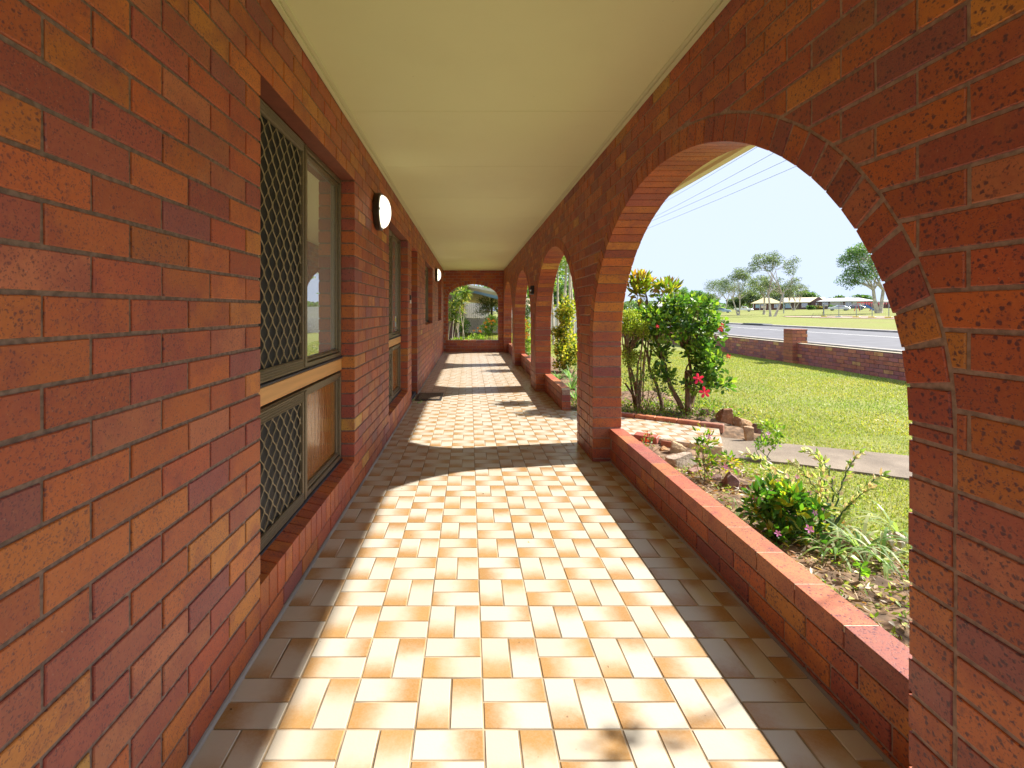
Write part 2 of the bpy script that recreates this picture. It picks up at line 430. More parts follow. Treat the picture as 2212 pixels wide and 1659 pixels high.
def slab_with_holes(mb, s0, s1, z0, z1, d0, d1, fr, holes):
    """mortar body: boxes around rectangular holes"""
    cuts = sorted({s0, s1, *[h[0]-.006 for h in holes], *[h[1]+.006 for h in holes]})
    for a, b in zip(cuts[:-1], cuts[1:]):
        m = (a+b)/2; hs = sorted([h for h in holes if h[0]-.006 < m < h[1]+.006], key=lambda h: h[2]); z = z0
        segs = []
        for h in hs:
            if h[2]-.006 > z: segs.append((z, h[2]-.006))
            z = h[3]+.006
        if z < z1: segs.append((z, z1))
        for (p, q) in segs:
            vs = [fr(x, zz, d) for x in (a, b) for zz in (p, q) for d in (d0, d1)]
            mb.add(vs, [(0, 1, 3, 2), (4, 6, 7, 5), (0, 4, 5, 1), (2, 3, 7, 6), (0, 2, 6, 4), (1, 5, 7, 3)])

# ================================================================== THE VERANDAH HOUSE
XL = -.797; XR = 1.05; TH = .245; XD0, XD1 = 1.195, 1.308; CZ = 2.545; YE = 15.35; YB = -.9; YA = .565; XE = 2.07
house = empty('brick_house', (-.8, 7, 0), label='red speckled brick house whose tiled verandah runs past windows and arches', cat='house')
def hp(o):
    o.parent = house; o.matrix_parent_inverse = Matrix.Translation((.8, -7, 0)); return o
def win_parent(o, w): o.parent = w; return o

frL = lambda s, z, d: (XL-d, s, z)
frR = lambda s, z, d: (XR+d, s, z)
frE = lambda s, z, d: (s, YE+d, z)
OL = .022
WIN = [(1.89, 3.443, .109, 2.197), (4.90, 6.41, .109, 2.197), (8.95, 10.70, .892, 2.197), (12.6, 14.1, .892, 2.197)]
DOOR = (6.82, 7.59, -.05, 2.197)
holesL = WIN+[DOOR]
b = MB(); lay(b, YB, YE+.02, .0, CZ, frL, .10, OL, .933, holesL)
wall = hp(b.build('front_wall', M['brick']))
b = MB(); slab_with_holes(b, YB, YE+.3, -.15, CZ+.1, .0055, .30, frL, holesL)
hp(b.build('wall_mortar', flat('shaded wall mortar', (.215, .145, .115), .9, var=.3, scale=60, bump=.5)))  # same mortar as the arcade, its darker look in shade painted into the colour
b = MB(); b.box(-9, XL-.36, YB, YE+.3, -.1, 2.9); hp(b.build('house_body', M['house_brick']))

# --- windows
def rod(mb, y0, y1, z0, z1, x0, x1, c=(1, 1, 1, 1)): mb.bbox(x0, x1, y0, y1, z0, z1, .003, c)
def frame_rect(mb, y0, y1, z0, z1, w, x0, x1):
    rod(mb, y0, y1, z1-w, z1, x0, x1); rod(mb, y0, y1, z0, z0+w, x0, x1)
    rod(mb, y0, y0+w, z0+w, z1-w, x0, x1); rod(mb, y1-w, y1, z0+w, z1-w, x0, x1)
def grille(mb, y0, y1, z0, z1, X):
    w = .046; h = .0525; n = int(round((y1-y0)/w)); w = (y1-y0)/n; nz = int((z1-z0)/h)+1; h = (z1-z0)/nz
    for i in range(n+1):
        pts = []
        for k in range(nz*4+1):
            ph = k/4; tri = math.cos(ph*math.pi)
            tri = tri*(1.12-.12*abs(tri))
            y = y0+i*w+(w/2-.0015)*tri*(1 if i % 2 else -1)
            pts.append((X, min(max(y, y0), y1), z0+ph*h))
        mb.tube(pts, .0030, 4)
def make_window(y0, y1, zb, zt, full, label):
    xf = XL-.092
    f = MB()
    secs = [(.975, zt-.004), (zb+.155, .865)] if full else [(zb+.125, zt-.004)]
    ym = y0+(y1-y0)*.5
    for (a, c) in secs:
        frame_rect(f, y0+.004, y1-.004, a, c, .028, xf-.07, xf)
        frame_rect(f, y0+.010, y1-.010, a+.030, c-.030, .016, xf-.05, xf-.012)
        frame_rect(f, ym+.02, y1-.034, a+.030, c-.030, .022, xf-.045, xf-.018)
    for (a, c) in secs:
        for q in range(3): rod(f, ym-.038+q*.026, ym-.038+q*.026+.022, a+.01, c-.01, xf-.05, xf+.012-.006*abs(q-1))
    w = hp(f.build('window', M['bronze'], label=label))
    for si, (a, c) in enumerate(secs):
        low = full and si == 1
        g = MB(); g.box(xf-.040, xf-.034, ym+.03, y1-.035, a+.045, c-.045)
        if low: win_parent(g.build('amber_pane', M['amber_glass'], label='rippled amber glass pane'), w)
        else: win_parent(g.build('glass_pane', M['pane']), w)
        g = MB(); g.box(xf-.052, xf-.046, y0+.012, ym+.0, a+.03, c-.03); win_parent(g.build('glass_pane', M['glass']), w)
        bt = .055; sf = MB()
        frame_rect(sf, y0+.006, ym-.036, a+.006, c-.006, .012, xf-.012, xf+.010)
        rod(sf, y0+.017, ym-.047, a+.017, a+.006+bt, xf-.011, xf+.009); rod(sf, y0+.017, ym-.047, c-.006-bt, c-.017, xf-.011, xf+.009)
        for q in range(4):
            for zz in (a+.014+q*.012, c-.014-bt+.012+q*.012): rod(sf, y0+.007, ym-.037, zz, zz+.006, xf+.008, xf+.0125)
        win_parent(sf.build('screen_frame', M['bronze']), w)
        sc = MB(); grille(sc, y0+.010, ym-.040, a+.006+bt, c-.006-bt, xf-.002)
        win_parent(sc.build('security_screen', M['bronze_light'], label='diamond mesh security screen'), w)
        fm = MB(); fm.box(xf-.0105, xf-.0095, y0+.012, ym-.040, a+.02, c-.02); win_parent(fm.build('insect_mesh', M['flymesh']), w)
        rb = MB(); rod(rb, y0+.004, y1-.004, a-.012, a-.001, xf-.06, xf+.012); win_parent(rb.build('rubber_seal', M['rubber']), w)
    if full:
        tb = MB(); tb.bbox(xf-.06, xf+.002, y0+.004, y1-.004, .880, .958, .002); win_parent(tb.build('transom_board', M['amber_board'], label='orange brown board between upper and lower panes'), w)
    st = MB(); st.box(xf-.065, xf+.008, y0+.003, y1-.003, (secs[-1][0])-.030, secs[-1][0]-.013); win_parent(st.build('sill_flashing', M['steel']), w)
    # brick on edge sill
    sb = MB(); sm = MB(); y = y0+.002; zs = zb
    while y < y1-.03:
        e = min(y+.077, y1-.002); cc = bcol(); jj = R.uniform(-.001, .001)
        prof = [(XL+jj, zs), (XL+jj, zs+.131), (XL-.105, zs+.152), (XL-.105, zs)]
        sb.prism([(q[0], q[1]) for q in prof], y, e, lambda s, z, d: (s, d, z), cc)
        y += .087
    sm.box(XL-.115, XL-.007, y0-.005, y1+.005, zs-.008, zs+.122)
    win_parent(sb.build('sill', M['brick']), w); win_parent(sm.build('sill_mortar', M['mortar']), w)
    hd = MB(); hd.box(XL-.12, XL-.003, y0-.02, y1+.02, zt-.002, zt+.0055); win_parent(hd.build('lintel', M['head_plate']), w)
    return w
make_window(*WIN[0], True, 'nearest window, tall double one with diamond mesh screen')
w2 = make_window(*WIN[1], True, 'second tall window with amber lower pane beside the doorway')
make_window(*WIN[2], False, 'short window past the doorway')
make_window(*WIN[3], False, 'last short window by the end arch')
st = MB(); st.box(XL-.1235, XL-.122, 6.15, 6.20, 1.09, 1.22, mi=0); st.box(XL-.1225, XL-.1215, 6.152, 6.198, 1.10, 1.15, mi=1); st.box(XL-.1225, XL-.1215, 6.152, 6.198, 1.15, 1.20, mi=2)
win_parent(st.build('sticker', [M['white'], flat('pale blue print', (.35, .5, .6), .5), flat('yellow print', (.75, .65, .05), .5)]), w2)

# --- door
d = MB(); d.box(XL-.25, XL-.20, DOOR[0], DOOR[1], .04, 2.19)
for (a, c) in ((.15, .75), (.85, 1.35), (1.45, 2.08)): d.bbox(XL-.203, XL-.188, DOOR[0]+.10, DOOR[1]-.10, a, c, .006)
door = hp(d.build('door', M['bronze']))
h = MB(); h.lathe([(0, 0), (.025, .002), (.025, .02), (.012, .03), (.012, .05), (.028, .06), (.028, .085), (0, .09)], (XL-.2, DOOR[0]+.07, 1.0), (1, 0, 0), 16)
win_parent(h.build('handle', M['steel'], smooth=True), door)
f = MB(); frame_rect(f, DOOR[0]+.003, DOOR[1]-.003, .0, 2.192, .04, XL-.26, XL-.175); win_parent(f.build('door_frame', M['bronze']), door)
s_ = MB(); s_.bbox(XL-.26, XL-.02, DOOR[0]+.003, DOOR[1]-.003, .005, .055, .006); win_parent(s_.build('threshold', M['rubber']), door)
b = MB(); lay(b, -.26, -.105, 0, 2.197, lambda s, z, dd: (XL+s, DOOR[1]-.0005+dd, z), .06, OL, 0)
win_parent(b.build('reveal', M['brick']), door); b = MB()
lay(b, -.26, -.105, 0, 2.197, lambda s, z, dd: (XL+s, DOOR[0]+.0005-dd, z), .06, OL, 0)
win_parent(b.build('reveal', M['brick']), door)

# --- arcade wall
A_, B_ = 1.517, 1.07; SPR = 1.023; RING = .106; PER = 3.652; C0 = 2.7025
arcs = [C0+PER*k for k in range(0, 4)]
ell_out = [(c, SPR, A_+RING+MJ, B_+RING+MJ) for c in arcs]
OR = .034
b = MB(); 
rect = [(c-A_-RING-MJ, c+A_+RING+MJ, -1, SPR) for c in arcs]
lay(b, YA, YE, .0, CZ, frR, TH, OR, .21, rect, ell_out, back=True)
lay(b, YB-.2, YA-.01, 2.21, CZ, frR, TH, OR, .21, back=True)
def ring(mb, c, z0, A, B, rg, fr, dd, w=.0865):
    # voussoirs over the ellipse by arc length, then stacked jamb bricks
    N = 900; T = [math.pi*i/N for i in range(N+1)]; P = [(A*math.cos(t), B*math.sin(t)) for t in T]
    S = [0]
    for i in range(N): S.append(S[-1]+math.dist(P[i], P[i+1]))
    n = int(round(S[-1]/w)); st = S[-1]/n
    for k in range(n):
        t0 = np.interp(k*st+.004, S, T); t1 = np.interp((k+1)*st-.004, S, T)
        def pt(t, r):
            nx, nz = B*math.cos(t), A*math.sin(t); l = math.hypot(nx, nz); return (c+A*math.cos(t)+r*nx/l, z0+B*math.sin(t)+r*nz/l)
        pi0, pi1 = pt(t0, 0), pt(t1, 0); nm = pt((t0+t1)/2, 1); n0 = pt((t0+t1)/2, 0); dx, dz = nm[0]-n0[0], nm[1]-n0[1]
        poly = [pi0, (pi0[0]+dx*rg, pi0[1]+dz*rg), (pi1[0]+dx*rg, pi1[1]+dz*rg), pi1]
        w_ = R.uniform(-.0012, .0012); mb.prism(poly, w_, dd-w_, fr, bcol(), back=True)
for c in arcs:
    ring(b, c, SPR, A_, B_, RING, frR, TH)
    for s0 in (c-A_-RING, c+A_):
        if s0 > YE-.2 and s0 > arcs[-1]: s0e = s0
        zt = SPR
        k = 0
        while OR+(k-1)*CH < SPR:
            za = max(0, OR+(k-1)*CH); zb = min(OR+k*CH-MJ, SPR-.004); k += 1
            if zb-za < .012: continue
            jx = R.uniform(-.0015, .0015); w_ = R.uniform(-.0012, .0012)
            b.prism([(s0+jx, za), (s0+RING+jx, za), (s0+RING+jx, zb), (s0+jx, zb)], w_, TH-w_, frR, bcol(), back=True)
hp(b.build('arcade_wall', M['brick']))
# mortar body of the arcade
b = MB(); e = .006
def arcade_mortar(mb, fr, arcsA, s0, s1, d0, d1, A, B, zs, zt):
    a2, b2 = A+e, B+e; prev = s0
    for c in arcsA:
        lo, hi = c-a2, c+a2
        if lo > prev: 
            vs = [fr(x, z, d_) for x in (prev, lo) for z in (-.15, zt) for d_ in (d0, d1)]
            mb.add(vs, [(0, 1, 3, 2), (4, 6, 7, 5), (0, 4, 5, 1), (2, 3, 7, 6), (0, 2, 6, 4), (1, 5, 7, 3)])
        N = 48; pr = None
        for i in range(N+1):
            t = math.pi*(1-i/N); s = c+a2*math.cos(t); z = zs+b2*math.sin(t)
            cur = [fr(s, z, d0), fr(s, zt, d0), fr(s, zt, d1), fr(s, z, d1)]
            if pr: mb.add(pr+cur, [(0, 4, 5, 1), (1, 5, 6, 2), (2, 6, 7, 3), (3, 7, 4, 0)])
            pr = cur
        prev = hi
    if prev < s1:
        vs = [fr(x, z, d_) for x in (prev, s1) for z in (-.15, zt) for d_ in (d0, d1)]
        mb.add(vs, [(0, 1, 3, 2), (4, 6, 7, 5), (0, 4, 5, 1), (2, 3, 7, 6), (0, 2, 6, 4), (1, 5, 7, 3)])
b.box(XR+.0045, XR+TH-.0045, YB-.19, YA+.01, 2.215, CZ+.1); arcade_mortar(b, frR, arcs, YA+.006, YE+.2, .0045, TH-.0045, A_, B_, SPR, CZ+.1)
hp(b.build('arcade_mortar', M['mortar'], recalc=False))

# --- dwarf walls
def dwarf(y0, y1):
    b = MB(); m = MB(); fr = lambda s, z, d_: (XD0+d_, s, z)
    lay(b, y0, y1, 0, .20, fr, XD1-XD0, OR, .21, back=True)
    y = y1
    while y > y0+.03:
        a = max(y-.234, y0); b.prism([(a, .208), (y, .208), (y, .285), (a, .285)], -.002, XD1-XD0+.002, fr, bcol([((.52, .19, .08), 3), ((.48, .15, .07), 3), ((.44, .12, .07), 2), ((.32, .10, .08), 1)]), back=True); y -= .240
    m.box(XD0+.006, XD1-.006, y0+.006, y1, -.1, .262); cm = MB(); cm.box(XD0+.001, XD1-.001, y0+.004, y1-.001, .262, .2838)
    w = hp(b.build('dwarf_wall', M['brick'])); m.build('dwarf_wall_mortar', M['mortar']).parent = w; cm.build('cap_mortar', M['pale_mortar']).parent = w
ja = lambda k: (arcs[k]-A_, arcs[k]+A_)
dwarf(ja(0)[0]+.002, ja(0)[1]-.002); dwarf(6.40, ja(1)[1]-.002); dwarf(ja(2)[0]+.002, ja(2)[1]-.002); dwarf(ja(3)[0]+.002, ja(3)[1]-.002)

# --- end wall
b = MB(); EC, EA, EB, ES = .115, .778, .42, 1.69; ez = .346
lay(b, XL, XR+TH, 0, CZ, frE, .23, OR, .1, [(EC-EA-MJ*0, EC+EA, ez, ES)], [(EC, ES, EA+RING+MJ, EB+RING+MJ)], back=True)
ring(b, EC, ES, EA, EB, RING, frE, .23)
for s0 in (EC-EA-.004, EC+EA-RING+.110):
    pass
hp(b.build('end_wall', M['brick']))
b = MB(); arcade_mortar(b, frE, [EC], XL-.2, XR+TH, .0075, .2225, EA, EB, ES, CZ+.1)
b.box(EC-EA-.05, EC+EA+.05, YE+.0075, YE+.2225, -.1, ez-.005); hp(b.build('end_wall_mortar', M['mortar'], recalc=False))

# --- ceiling, cove, eave
b = MB(); y = 3.12-1.2*3; k = 0
xs = [(XL-.03, XR+.01)]
while y < YE:
    b.bbox(XL-.02, XR+.02, y+.002, min(y+1.198, YE+.05), CZ, CZ+.012, .0012); y += 1.2
M['ceiling'] = ceiling_mat()
ce = hp(b.build('ceiling', M['ceiling']))
b = MB(); b.box(XL-.02, XR+.02, YB, YE+.05, CZ+.013, CZ+.03); win_parent(b.build('ceiling_backing', M['cream']), ce)
b = MB()
for (x, sg) in ((XL, 1), (XR, -1)):
    b.bbox(min(x, x+sg*.028), max(x, x+sg*.028), YB, YE, CZ-.012, CZ-.0005, .003); b.bbox(min(x+sg*.030, x+sg*.052), max(x+sg*.030, x+sg*.052), YB, YE, CZ-.006, CZ-.0005, .002)
b.bbox(XL+.05, XR-.05, YE-.028, YE, CZ-.012, CZ-.0005, .003)
win_parent(b.build('cove_trim', M['cove']), ce)
b = MB(); y = 3.12-1.2*3
while y < YE+1: b.bbox(XR+TH, XE, y+.0012, y+1.1988, CZ+.001, CZ+.013, .0012); y += 1.2
ev = hp(b.build('eave', M['ceiling']))
b = MB(); b.bbox(XE, XE+.02, YB-.3, YE+1.2, CZ-.03, CZ+.18, .003)
prof = [(XE+.02, CZ+.04), (XE+.19, CZ+.04), (XE+.21, CZ+.06), (XE+.21, CZ+.19), (XE+.02, CZ+.19)]
b.prism(prof, YB-.3, YE+1.2, lambda s, z, d_: (s, d_, z), back=True); b.build('gutter', M['gutter']).parent = ev
b = MB()
b.add([(XE+.15, YB-.4, CZ+.20), (XE+.15, YE+1.2, CZ+.20), (-4, YE+1.2, CZ+2.1), (-4, YB-.4, CZ+2.1), (-10, YE+1.2, CZ+.2), (-10, YB-.4, CZ+.2)], [(0, 1, 2, 3), (3, 2, 4, 5)])
b.add([(XE+.15, YB-.4, CZ+.14), (XE+.15, YE+1.2, CZ+.14), (-4, YE+1.2, CZ+2.04), (-4, YB-.4, CZ+2.04), (-10, YE+1.2, CZ+.14), (-10, YB-.4, CZ+.14)], [(0, 3, 2, 1), (3, 5, 4, 2)])
b.add([(XE, YE+1.1, CZ+.14), (-4, YE+1.1, CZ+2.0), (-10, YE+1.1, CZ+.14)], [(0, 1, 2)]); b.add([(XE, YB-.3, CZ+.14), (-4, YB-.3, CZ+2.0), (-10, YB-.3, CZ+.14)], [(0, 2, 1)])
hp(b.build('roof', M['roof'], recalc=False))

b = MB()
for (y0, y1) in ((YB, 6.82), (7.59, YE)): b.prism([(XL-.004, 0), (XL+.011, 0), (XL+.003, .012), (XL-.004, .014)], y0, y1, lambda s, z, d_: (s, d_, z), ch=.001)
b.prism([(XD0+.004, 0), (XD0-.012, 0), (XD0-.004, .012), (XD0+.004, .014)], 1.19, 4.21, lambda s, z, d_: (s, d_, z), ch=.001)
hp(b.build('base_mortar', M['kerb']))
# ------------------------------------------------------------------ tiled floor
TS = .2120; TX0 = .044; TY0 = 1.5218
def tiles(region, planes=(), z=0.0, name='floor', slab=None):
    x0, x1, y0, y1 = region; mb = MB(); g = .0028; UV = []
    ztop, zed = z+.0035, z+.0022
    def tile(a0, a1, b0, b1, axis, sgn):
        a0 += g; a1 -= g; b0 += g; b1 -= g; 
        A0, A1, B0, B1 = max(a0, x0), min(a1, x1), max(b0, y0), min(b1, y1)
        if A1-A0 < .01 or B1-B0 < .01: return
        ch = .0022; o = len(mb.v); r = R.random(); tz = R.uniform(-.0005, .0005); tl = [R.uniform(-.0003, .0003) for _ in range(4)]
        vs = [(A0, B0, z), (A1, B0, z), (A1, B1, z), (A0, B1, z)]
        vs += [(A0+.0004, B0+.0004, zed), (A1-.0004, B0+.0004, zed), (A1-.0004, B1-.0004, zed), (A0+.0004, B1-.0004, zed)]
        vs += [(A0+ch, B0+ch, ztop+tz+tl[0]), (A1-ch, B0+ch, ztop+tz+tl[1]), (A1-ch, B1-ch, ztop+tz+tl[2]), (A0+ch, B1-ch, ztop+tz+tl[3])]
        fs = []
        for q in (0, 4):
            for k in range(4): fs.append((q+k, q+(k+1) % 4, q+4+(k+1) % 4, q+4+k))
        fs.append((8, 9, 10, 11)); mb.add(vs, fs, (1, 1, 1, r))
        jit = R.uniform(-.12, .10)
        def uv(v, e):
            t = (v[0]-a0)/(a1-a0) if axis == 0 else (v[1]-b0)/(b1-b0)
            return ((t if sgn > 0 else 1-t)+jit, e)
        for f_ in fs:
            for i in f_: UV.append(uv(vs[i], 1.0 if i < 8 else .5))
    i0 = math.floor((x0-TX0)/TS); i1 = math.ceil((x1-TX0)/TS); j0 = math.floor((y0-TY0)/TS); j1 = math.ceil((y1-TY0)/TS)
    for i in range(i0, i1):
        for j in range(j0, j1):
            a, c = TX0+i*TS, TY0+j*TS; h = TS/2
            if (i+j) % 2 == 0:
                tile(a, a+TS, c+h, c+TS, 0, 1); tile(a, a+TS, c, c+h, 0, -1)
            else:
                tile(a, a+h, c, c+TS, 1, -1); tile(a+h, a+TS, c, c+TS, 1, 1)
    mb.uv = UV
    o = mb.build(name, M['tile'], recalc=False)
    if planes:
        bm = bmesh.new(); bm.from_mesh(o.data)
        for (p, n_) in planes: bmesh.ops.bisect_plane(bm, geom=bm.verts[:]+bm.edges[:]+bm.faces[:], plane_co=p, plane_no=n_, clear_outer=True)
        bm.to_mesh(o.data); bm.free()
    return o
fl = tag(tiles((XL-.02, XR+TH, YB, YE+.01)), kind='structure')
b = MB(); b.box(XL-.3, XR+TH, YB, YE+.23, -.30, .0008); b.build('floor_grout', M['grout'], fl)
PU0, PU1 = Vector((1.30, 6.38, 0)), Vector((2.72, 5.40, 0)); PD0, PD1 = Vector((1.30, 4.98, 0)), Vector((1.85, 4.50, 0))
dU = (PU1-PU0).normalized(); nU = Vector((-dU.y, dU.x, 0)); dD = Vector((.88, -.47, 0)); nR = Vector((.80, -.36, 0)).normalized(); nD = Vector((-.60, -.80, 0))
tp = tag(tiles((XR+TH+.001, 2.74, 4.2, 6.6), [(PU0, nU), (Vector((2.72, 5.40, 0)), nR), (Vector((2.36, 4.65, 0)), nD)], name='tiled_path'), kind='structure')
b = MB()
slabp = [(XR+TH+.001, 5.44), (2.365, 4.64), (2.725, 5.41), (XR+TH+.001, 6.395)]
b.add([(x, y, z) for z in (-.2, .0008) for x, y in slabp], [(0, 3, 2, 1), (4, 5, 6, 7), (0, 1, 5, 4), (1, 2, 6, 5), (2, 3, 7, 6), (3, 0, 4, 7)]); b.build('path_slab', M['pale_mortar'], tp)

# ------------------------------------------------------------------ ground
xs = sorted(set([-60, -30, -12, 0, 5, 10, 20, 30, 35, 40, 45, 50, 55, 60, 65, 70, 75, 80, 85, 90, 96, 102, 108, 113, 118, 150, 200, 300, 500, 900]))
ys = list(range(-60, 60, 6))+list(range(60, 300, 15))+[400, 600, 900]
v = [(x, y, gz(x)+ (0 if x < 31 else .10*noise.noise((x*.07, y*.07, 1)))) for x in xs for y in ys]; ny = len(ys)
b = MB(); b.add(v, [(i*ny+j, (i+1)*ny+j, (i+1)*ny+j+1, i*ny+j+1) for i in range(len(xs)-1) for j in range(ny-1)])
tag(b.build('ground', M['lawn'], smooth=True), kind='structure')
b = MB(); b.add([(13.9, -60, -.085), (26.6, -60, -.085), (26.6, 300, -.085), (13.9, 300, -.085)], [(0, 1, 2, 3)])
rd = tag(b.build('road', M['asphalt']), kind='structure')
b = MB(); b.add([(21.8, -60, -.081), (21.95, -60, -.081), (21.95, 300, -.081), (21.8, 300, -.081)], [(0, 1, 2, 3)])
b.build('road_line', M['white_line'], rd)
k_ = MB(); k_.bbox(26.6, 27.2, -60, 300, -.15, .03, .02); k_.bbox(13.5, 13.9, -60, 300, -.15, .03, .02); k_.bbox(27.2, 28.6, -60, 300, -.15, -.02, .01)
tag(k_.build('kerb', M['kerb']), kind='structure')
cp = [(2.71, 5.36), (2.37, 4.65), (2.89, 4.45), (3.57, 4.06), (4.7, 3.35), (8.4, 1.2), (8.4, 2.2), (5.0, 4.25), (4.13, 4.69), (3.12, 5.17)]
b = MB(); n = len(cp); b.add([(x, y, z) for z in (-.2, -.080) for x, y in cp], [tuple(range(n))[::-1], tuple(range(n, 2*n))]+[(k, (k+1) % n, n+(k+1) % n, n+k) for k in range(n)])
tag(b.build('concrete_path', M['concrete']), kind='structure')

def in_path(x, y):
    if x < 2.72 and y > 5.45-.755*(x-1.3): return y < 6.55-.69*(x-1.3)
    up = np.interp(x, [2.3, 2.71, 3.12, 4.13, 5, 8.4], [5.5, 5.40, 5.19, 4.70, 4.26, 2.2]); lo = np.interp(x, [2.36, 2.89, 3.57, 4.7, 8.4], [4.63, 4.43, 4.04, 3.33, 1.2])
    return x > 2.34 and lo < y < up
# planting beds: rough soil sheets
def bed(name, poly_x, y0, y1, lab=None):
    xs_ = np.arange(poly_x[0], poly_x[1]+.001, .045); ys_ = np.arange(y0, y1+.001, .045); m = len(ys_); vv = []
    for x in xs_:
        for y in ys_:
            ed = min(1, (poly_x[1]-x)/.25, (y1-y)/.15, (y-y0)/.15)
            vv.append((x+R.uniform(-.01, .01), y+R.uniform(-.01, .01), -.105+.07*max(0, ed)+.03*noise.noise((x*4, y*4, 0))+R.uniform(-.007, .007)))
    b = MB(); b.add(vv, [(i*m+j, (i+1)*m+j, (i+1)*m+j+1, i*m+j+1) for i in range(len(xs_)-1) for j in range(m-1)])
    return tag(b.build(name, M['soil']), kind='structure')
bed('soil_bed', (1.30, 2.36), .5, 5.3); bed('soil', (1.30, 3.3), 5.3, 8.3); bed('soil', (1.30, 2.5), 8.3, 15)

# ------------------------------------------------------------------ lawn blades (uncountable)
def grass(name, n, xr, yr, L, test, cols, W=.009, zf=lambda x: -.1, upz=1.0):
    X = NR.uniform(*xr, n); Y = NR.uniform(*yr, n)
    keep = np.array([test(x, y) for x, y in zip(X, Y)]); X, Y = X[keep], Y[keep]; n = len(X)
    Z = np.array([zf(x) for x in X]); D = NR.normal(size=(n, 3))*.7; D[:, 2] = np.abs(D[:, 2])+upz*.55
    pt = np.array([noise.noise((x*.9, y*.9, 3)) for x, y in zip(X, Y)]); C = cmix(cols, n, .14)
    C[:, 0] *= 1+.35*np.clip(pt, -1, 1); C[:, 1] *= 1+.12*pt
    lb = LB(); lb.add(np.stack([X, Y, Z-.005], 1), D, NR.uniform(.5, 1.2, n)*L, W*NR.uniform(.6, 1.5, n), C, .1)
    return lb.build(name, M['leaf'], label=None, kind='stuff')
GC = [(.18, .25, .04), (.24, .29, .05), (.29, .31, .07), (.33, .33, .10), (.37, .34, .13)]
def tl(x, y): return not in_path(x, y) and not (x < 2.15+.25*math.sin(y*2.1)*.6 and y < 4.6) and not (1.3 < x < 3.10-.12*math.sin(y*6) and 5.2 < y < 8.2) and y > .6 and y/x < 5
grass('lawn_grass', 150000, (1.7, 6.4), (1.2, 8.4), .032, lambda x, y: tl(x, y) and R.random() > (x+y-8)/3.5, GC, .006)
grass('lawn_grass', 110000, (2.6, 8.5), (5.5, 17), .034, lambda x, y: tl(x, y) and y/x > .9 and R.random() < (x+y-7)/3.5, GC, .010)
grass('lawn_grass', 30000, (-2, 5), (15.7, 30), .06, lambda x, y: True, GC, .022)

# ------------------------------------------------------------------ street boundary wall
bw = empty('boundary_wall', (8.6, 10, -.1), label='low purple brick boundary wall with square pillar between lawn and road', cat='wall')
def bp(o): o.parent = bw; o.matrix_parent_inverse = Matrix.Translation((-8.6, -10, .1)); return o
for nm, y0, y1, xw in (('wall_panel', -3, 12.99, 8.60), ('wall_panel', 13.36, 34, 8.52)):
    b = MB(); fr = lambda s, z, d_: (xw+d_, s, z)
    lay(b, y0, y1, -.12, .425, fr, .11, -.10, .1, back=True, pal=PALP)
    b2 = MB(); b2.box(xw+.008, xw+.102, y0, y1, -.15, .428); b2.box(xw+.002, xw+.108, y0, y1, .4285, .440, mi=1)  # pale strip paints the sunlit brightness of the wall top as colour
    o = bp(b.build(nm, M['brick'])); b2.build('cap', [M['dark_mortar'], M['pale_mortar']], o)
b = MB(); lay(b, 8.47, 8.87, -.12, .80, lambda s, z, d_: (s, 12.99+d_, z), .37, -.10, 8.47, back=True, pal=[((.48, .14, .075), 5), ((.38, .10, .07), 4), ((.54, .21, .09), 2)])
p = bp(b.build('pillar', M['brick'])); b = MB(); b.box(8.478, 8.862, 12.998, 13.352, -.12, .79); b.build('pillar_mortar', M['dark_mortar'], p)

# ------------------------------------------------------------------ lamps, mat, small fittings
def wall_lamp(y, z, lab):
    e_ = empty('wall_lamp', (XL, y, z), label=lab, cat='lamp', group='round wall lamps on the verandah')
    b = MB(); b.lathe([(0, 0), (.150, 0), (.158, .008), (.158, .046), (.152, .054), (.138, .056)], (0, 0, 0), (1, 0, 0), 48); b.build('base_ring', flat('dark bronze ring', (.05, .035, .025), .3, metal=.5, bump=0), e_, smooth=False)
    b = MB(); pr = [(.140*math.cos(a), .052+.075*math.sin(a)) for a in [rad(x) for x in range(0, 91, 6)]]; b.lathe(pr, (0, 0, 0), (1, 0, 0), 48); b.build('diffuser', M['opal'], e_, smooth=True)
    for a in (90, 0, -90, 180):
        b = MB(); c, s = math.cos(rad(a)), math.sin(rad(a)); b.bbox(.045, .062, .142*c-.008, .142*c+.008, .142*s-.01, .142*s+.01, .003); b.build('clip', M['steel'], e_)
wall_lamp(4.22, 2.13, 'lit round wall lamp between the two tall windows, the nearer one')
wall_lamp(11.66, 2.13, 'lit round wall lamp between the two short windows far down the wall')
dm = empty('doormat', (-.59, 7.38, .004), label='dark brown fibre doormat on tiles at the doorway', cat='doormat')
b = MB(); b.bbox(-.19, .19, -.31, .31, 0, .014, .004); b.build('rubber_base', M['black'], dm)
b = MB()
for k in range(30):
    y = -.27+k*.018; b.bbox(-.155, .155, y, y+.015, .012, .020, .003)
b.build('fibre_pile', M['mat'], dm)
db = empty('doorbell', (XL, 6.64, 1.43), label='small black and white doorbell button beside the doorway', cat='doorbell')
b = MB(); b.bbox(0, .016, -.03, .03, .0, .065, .003); b.build('housing', M['black'], db)
b = MB(); b.bbox(0, .014, -.03, .03, -.045, -.001, .003); b.build('button', M['white'], db)
sb = empty('sensor_box', (XR, 8.09, 1.63), label='small black box fixed on the second pillar inside the arcade', cat='sensor')
b = MB(); b.bbox(-.055, 0, -.055, .055, -.065, .065, .006); b.build('housing', M['black'], sb)
b = MB(); b.lathe([(0, 0), (.022, .001), (.018, .012), (0, .014)], (-.05, -.052, -.01), (0, -1, 0), 16); b.build('lens', M['glass'], sb)
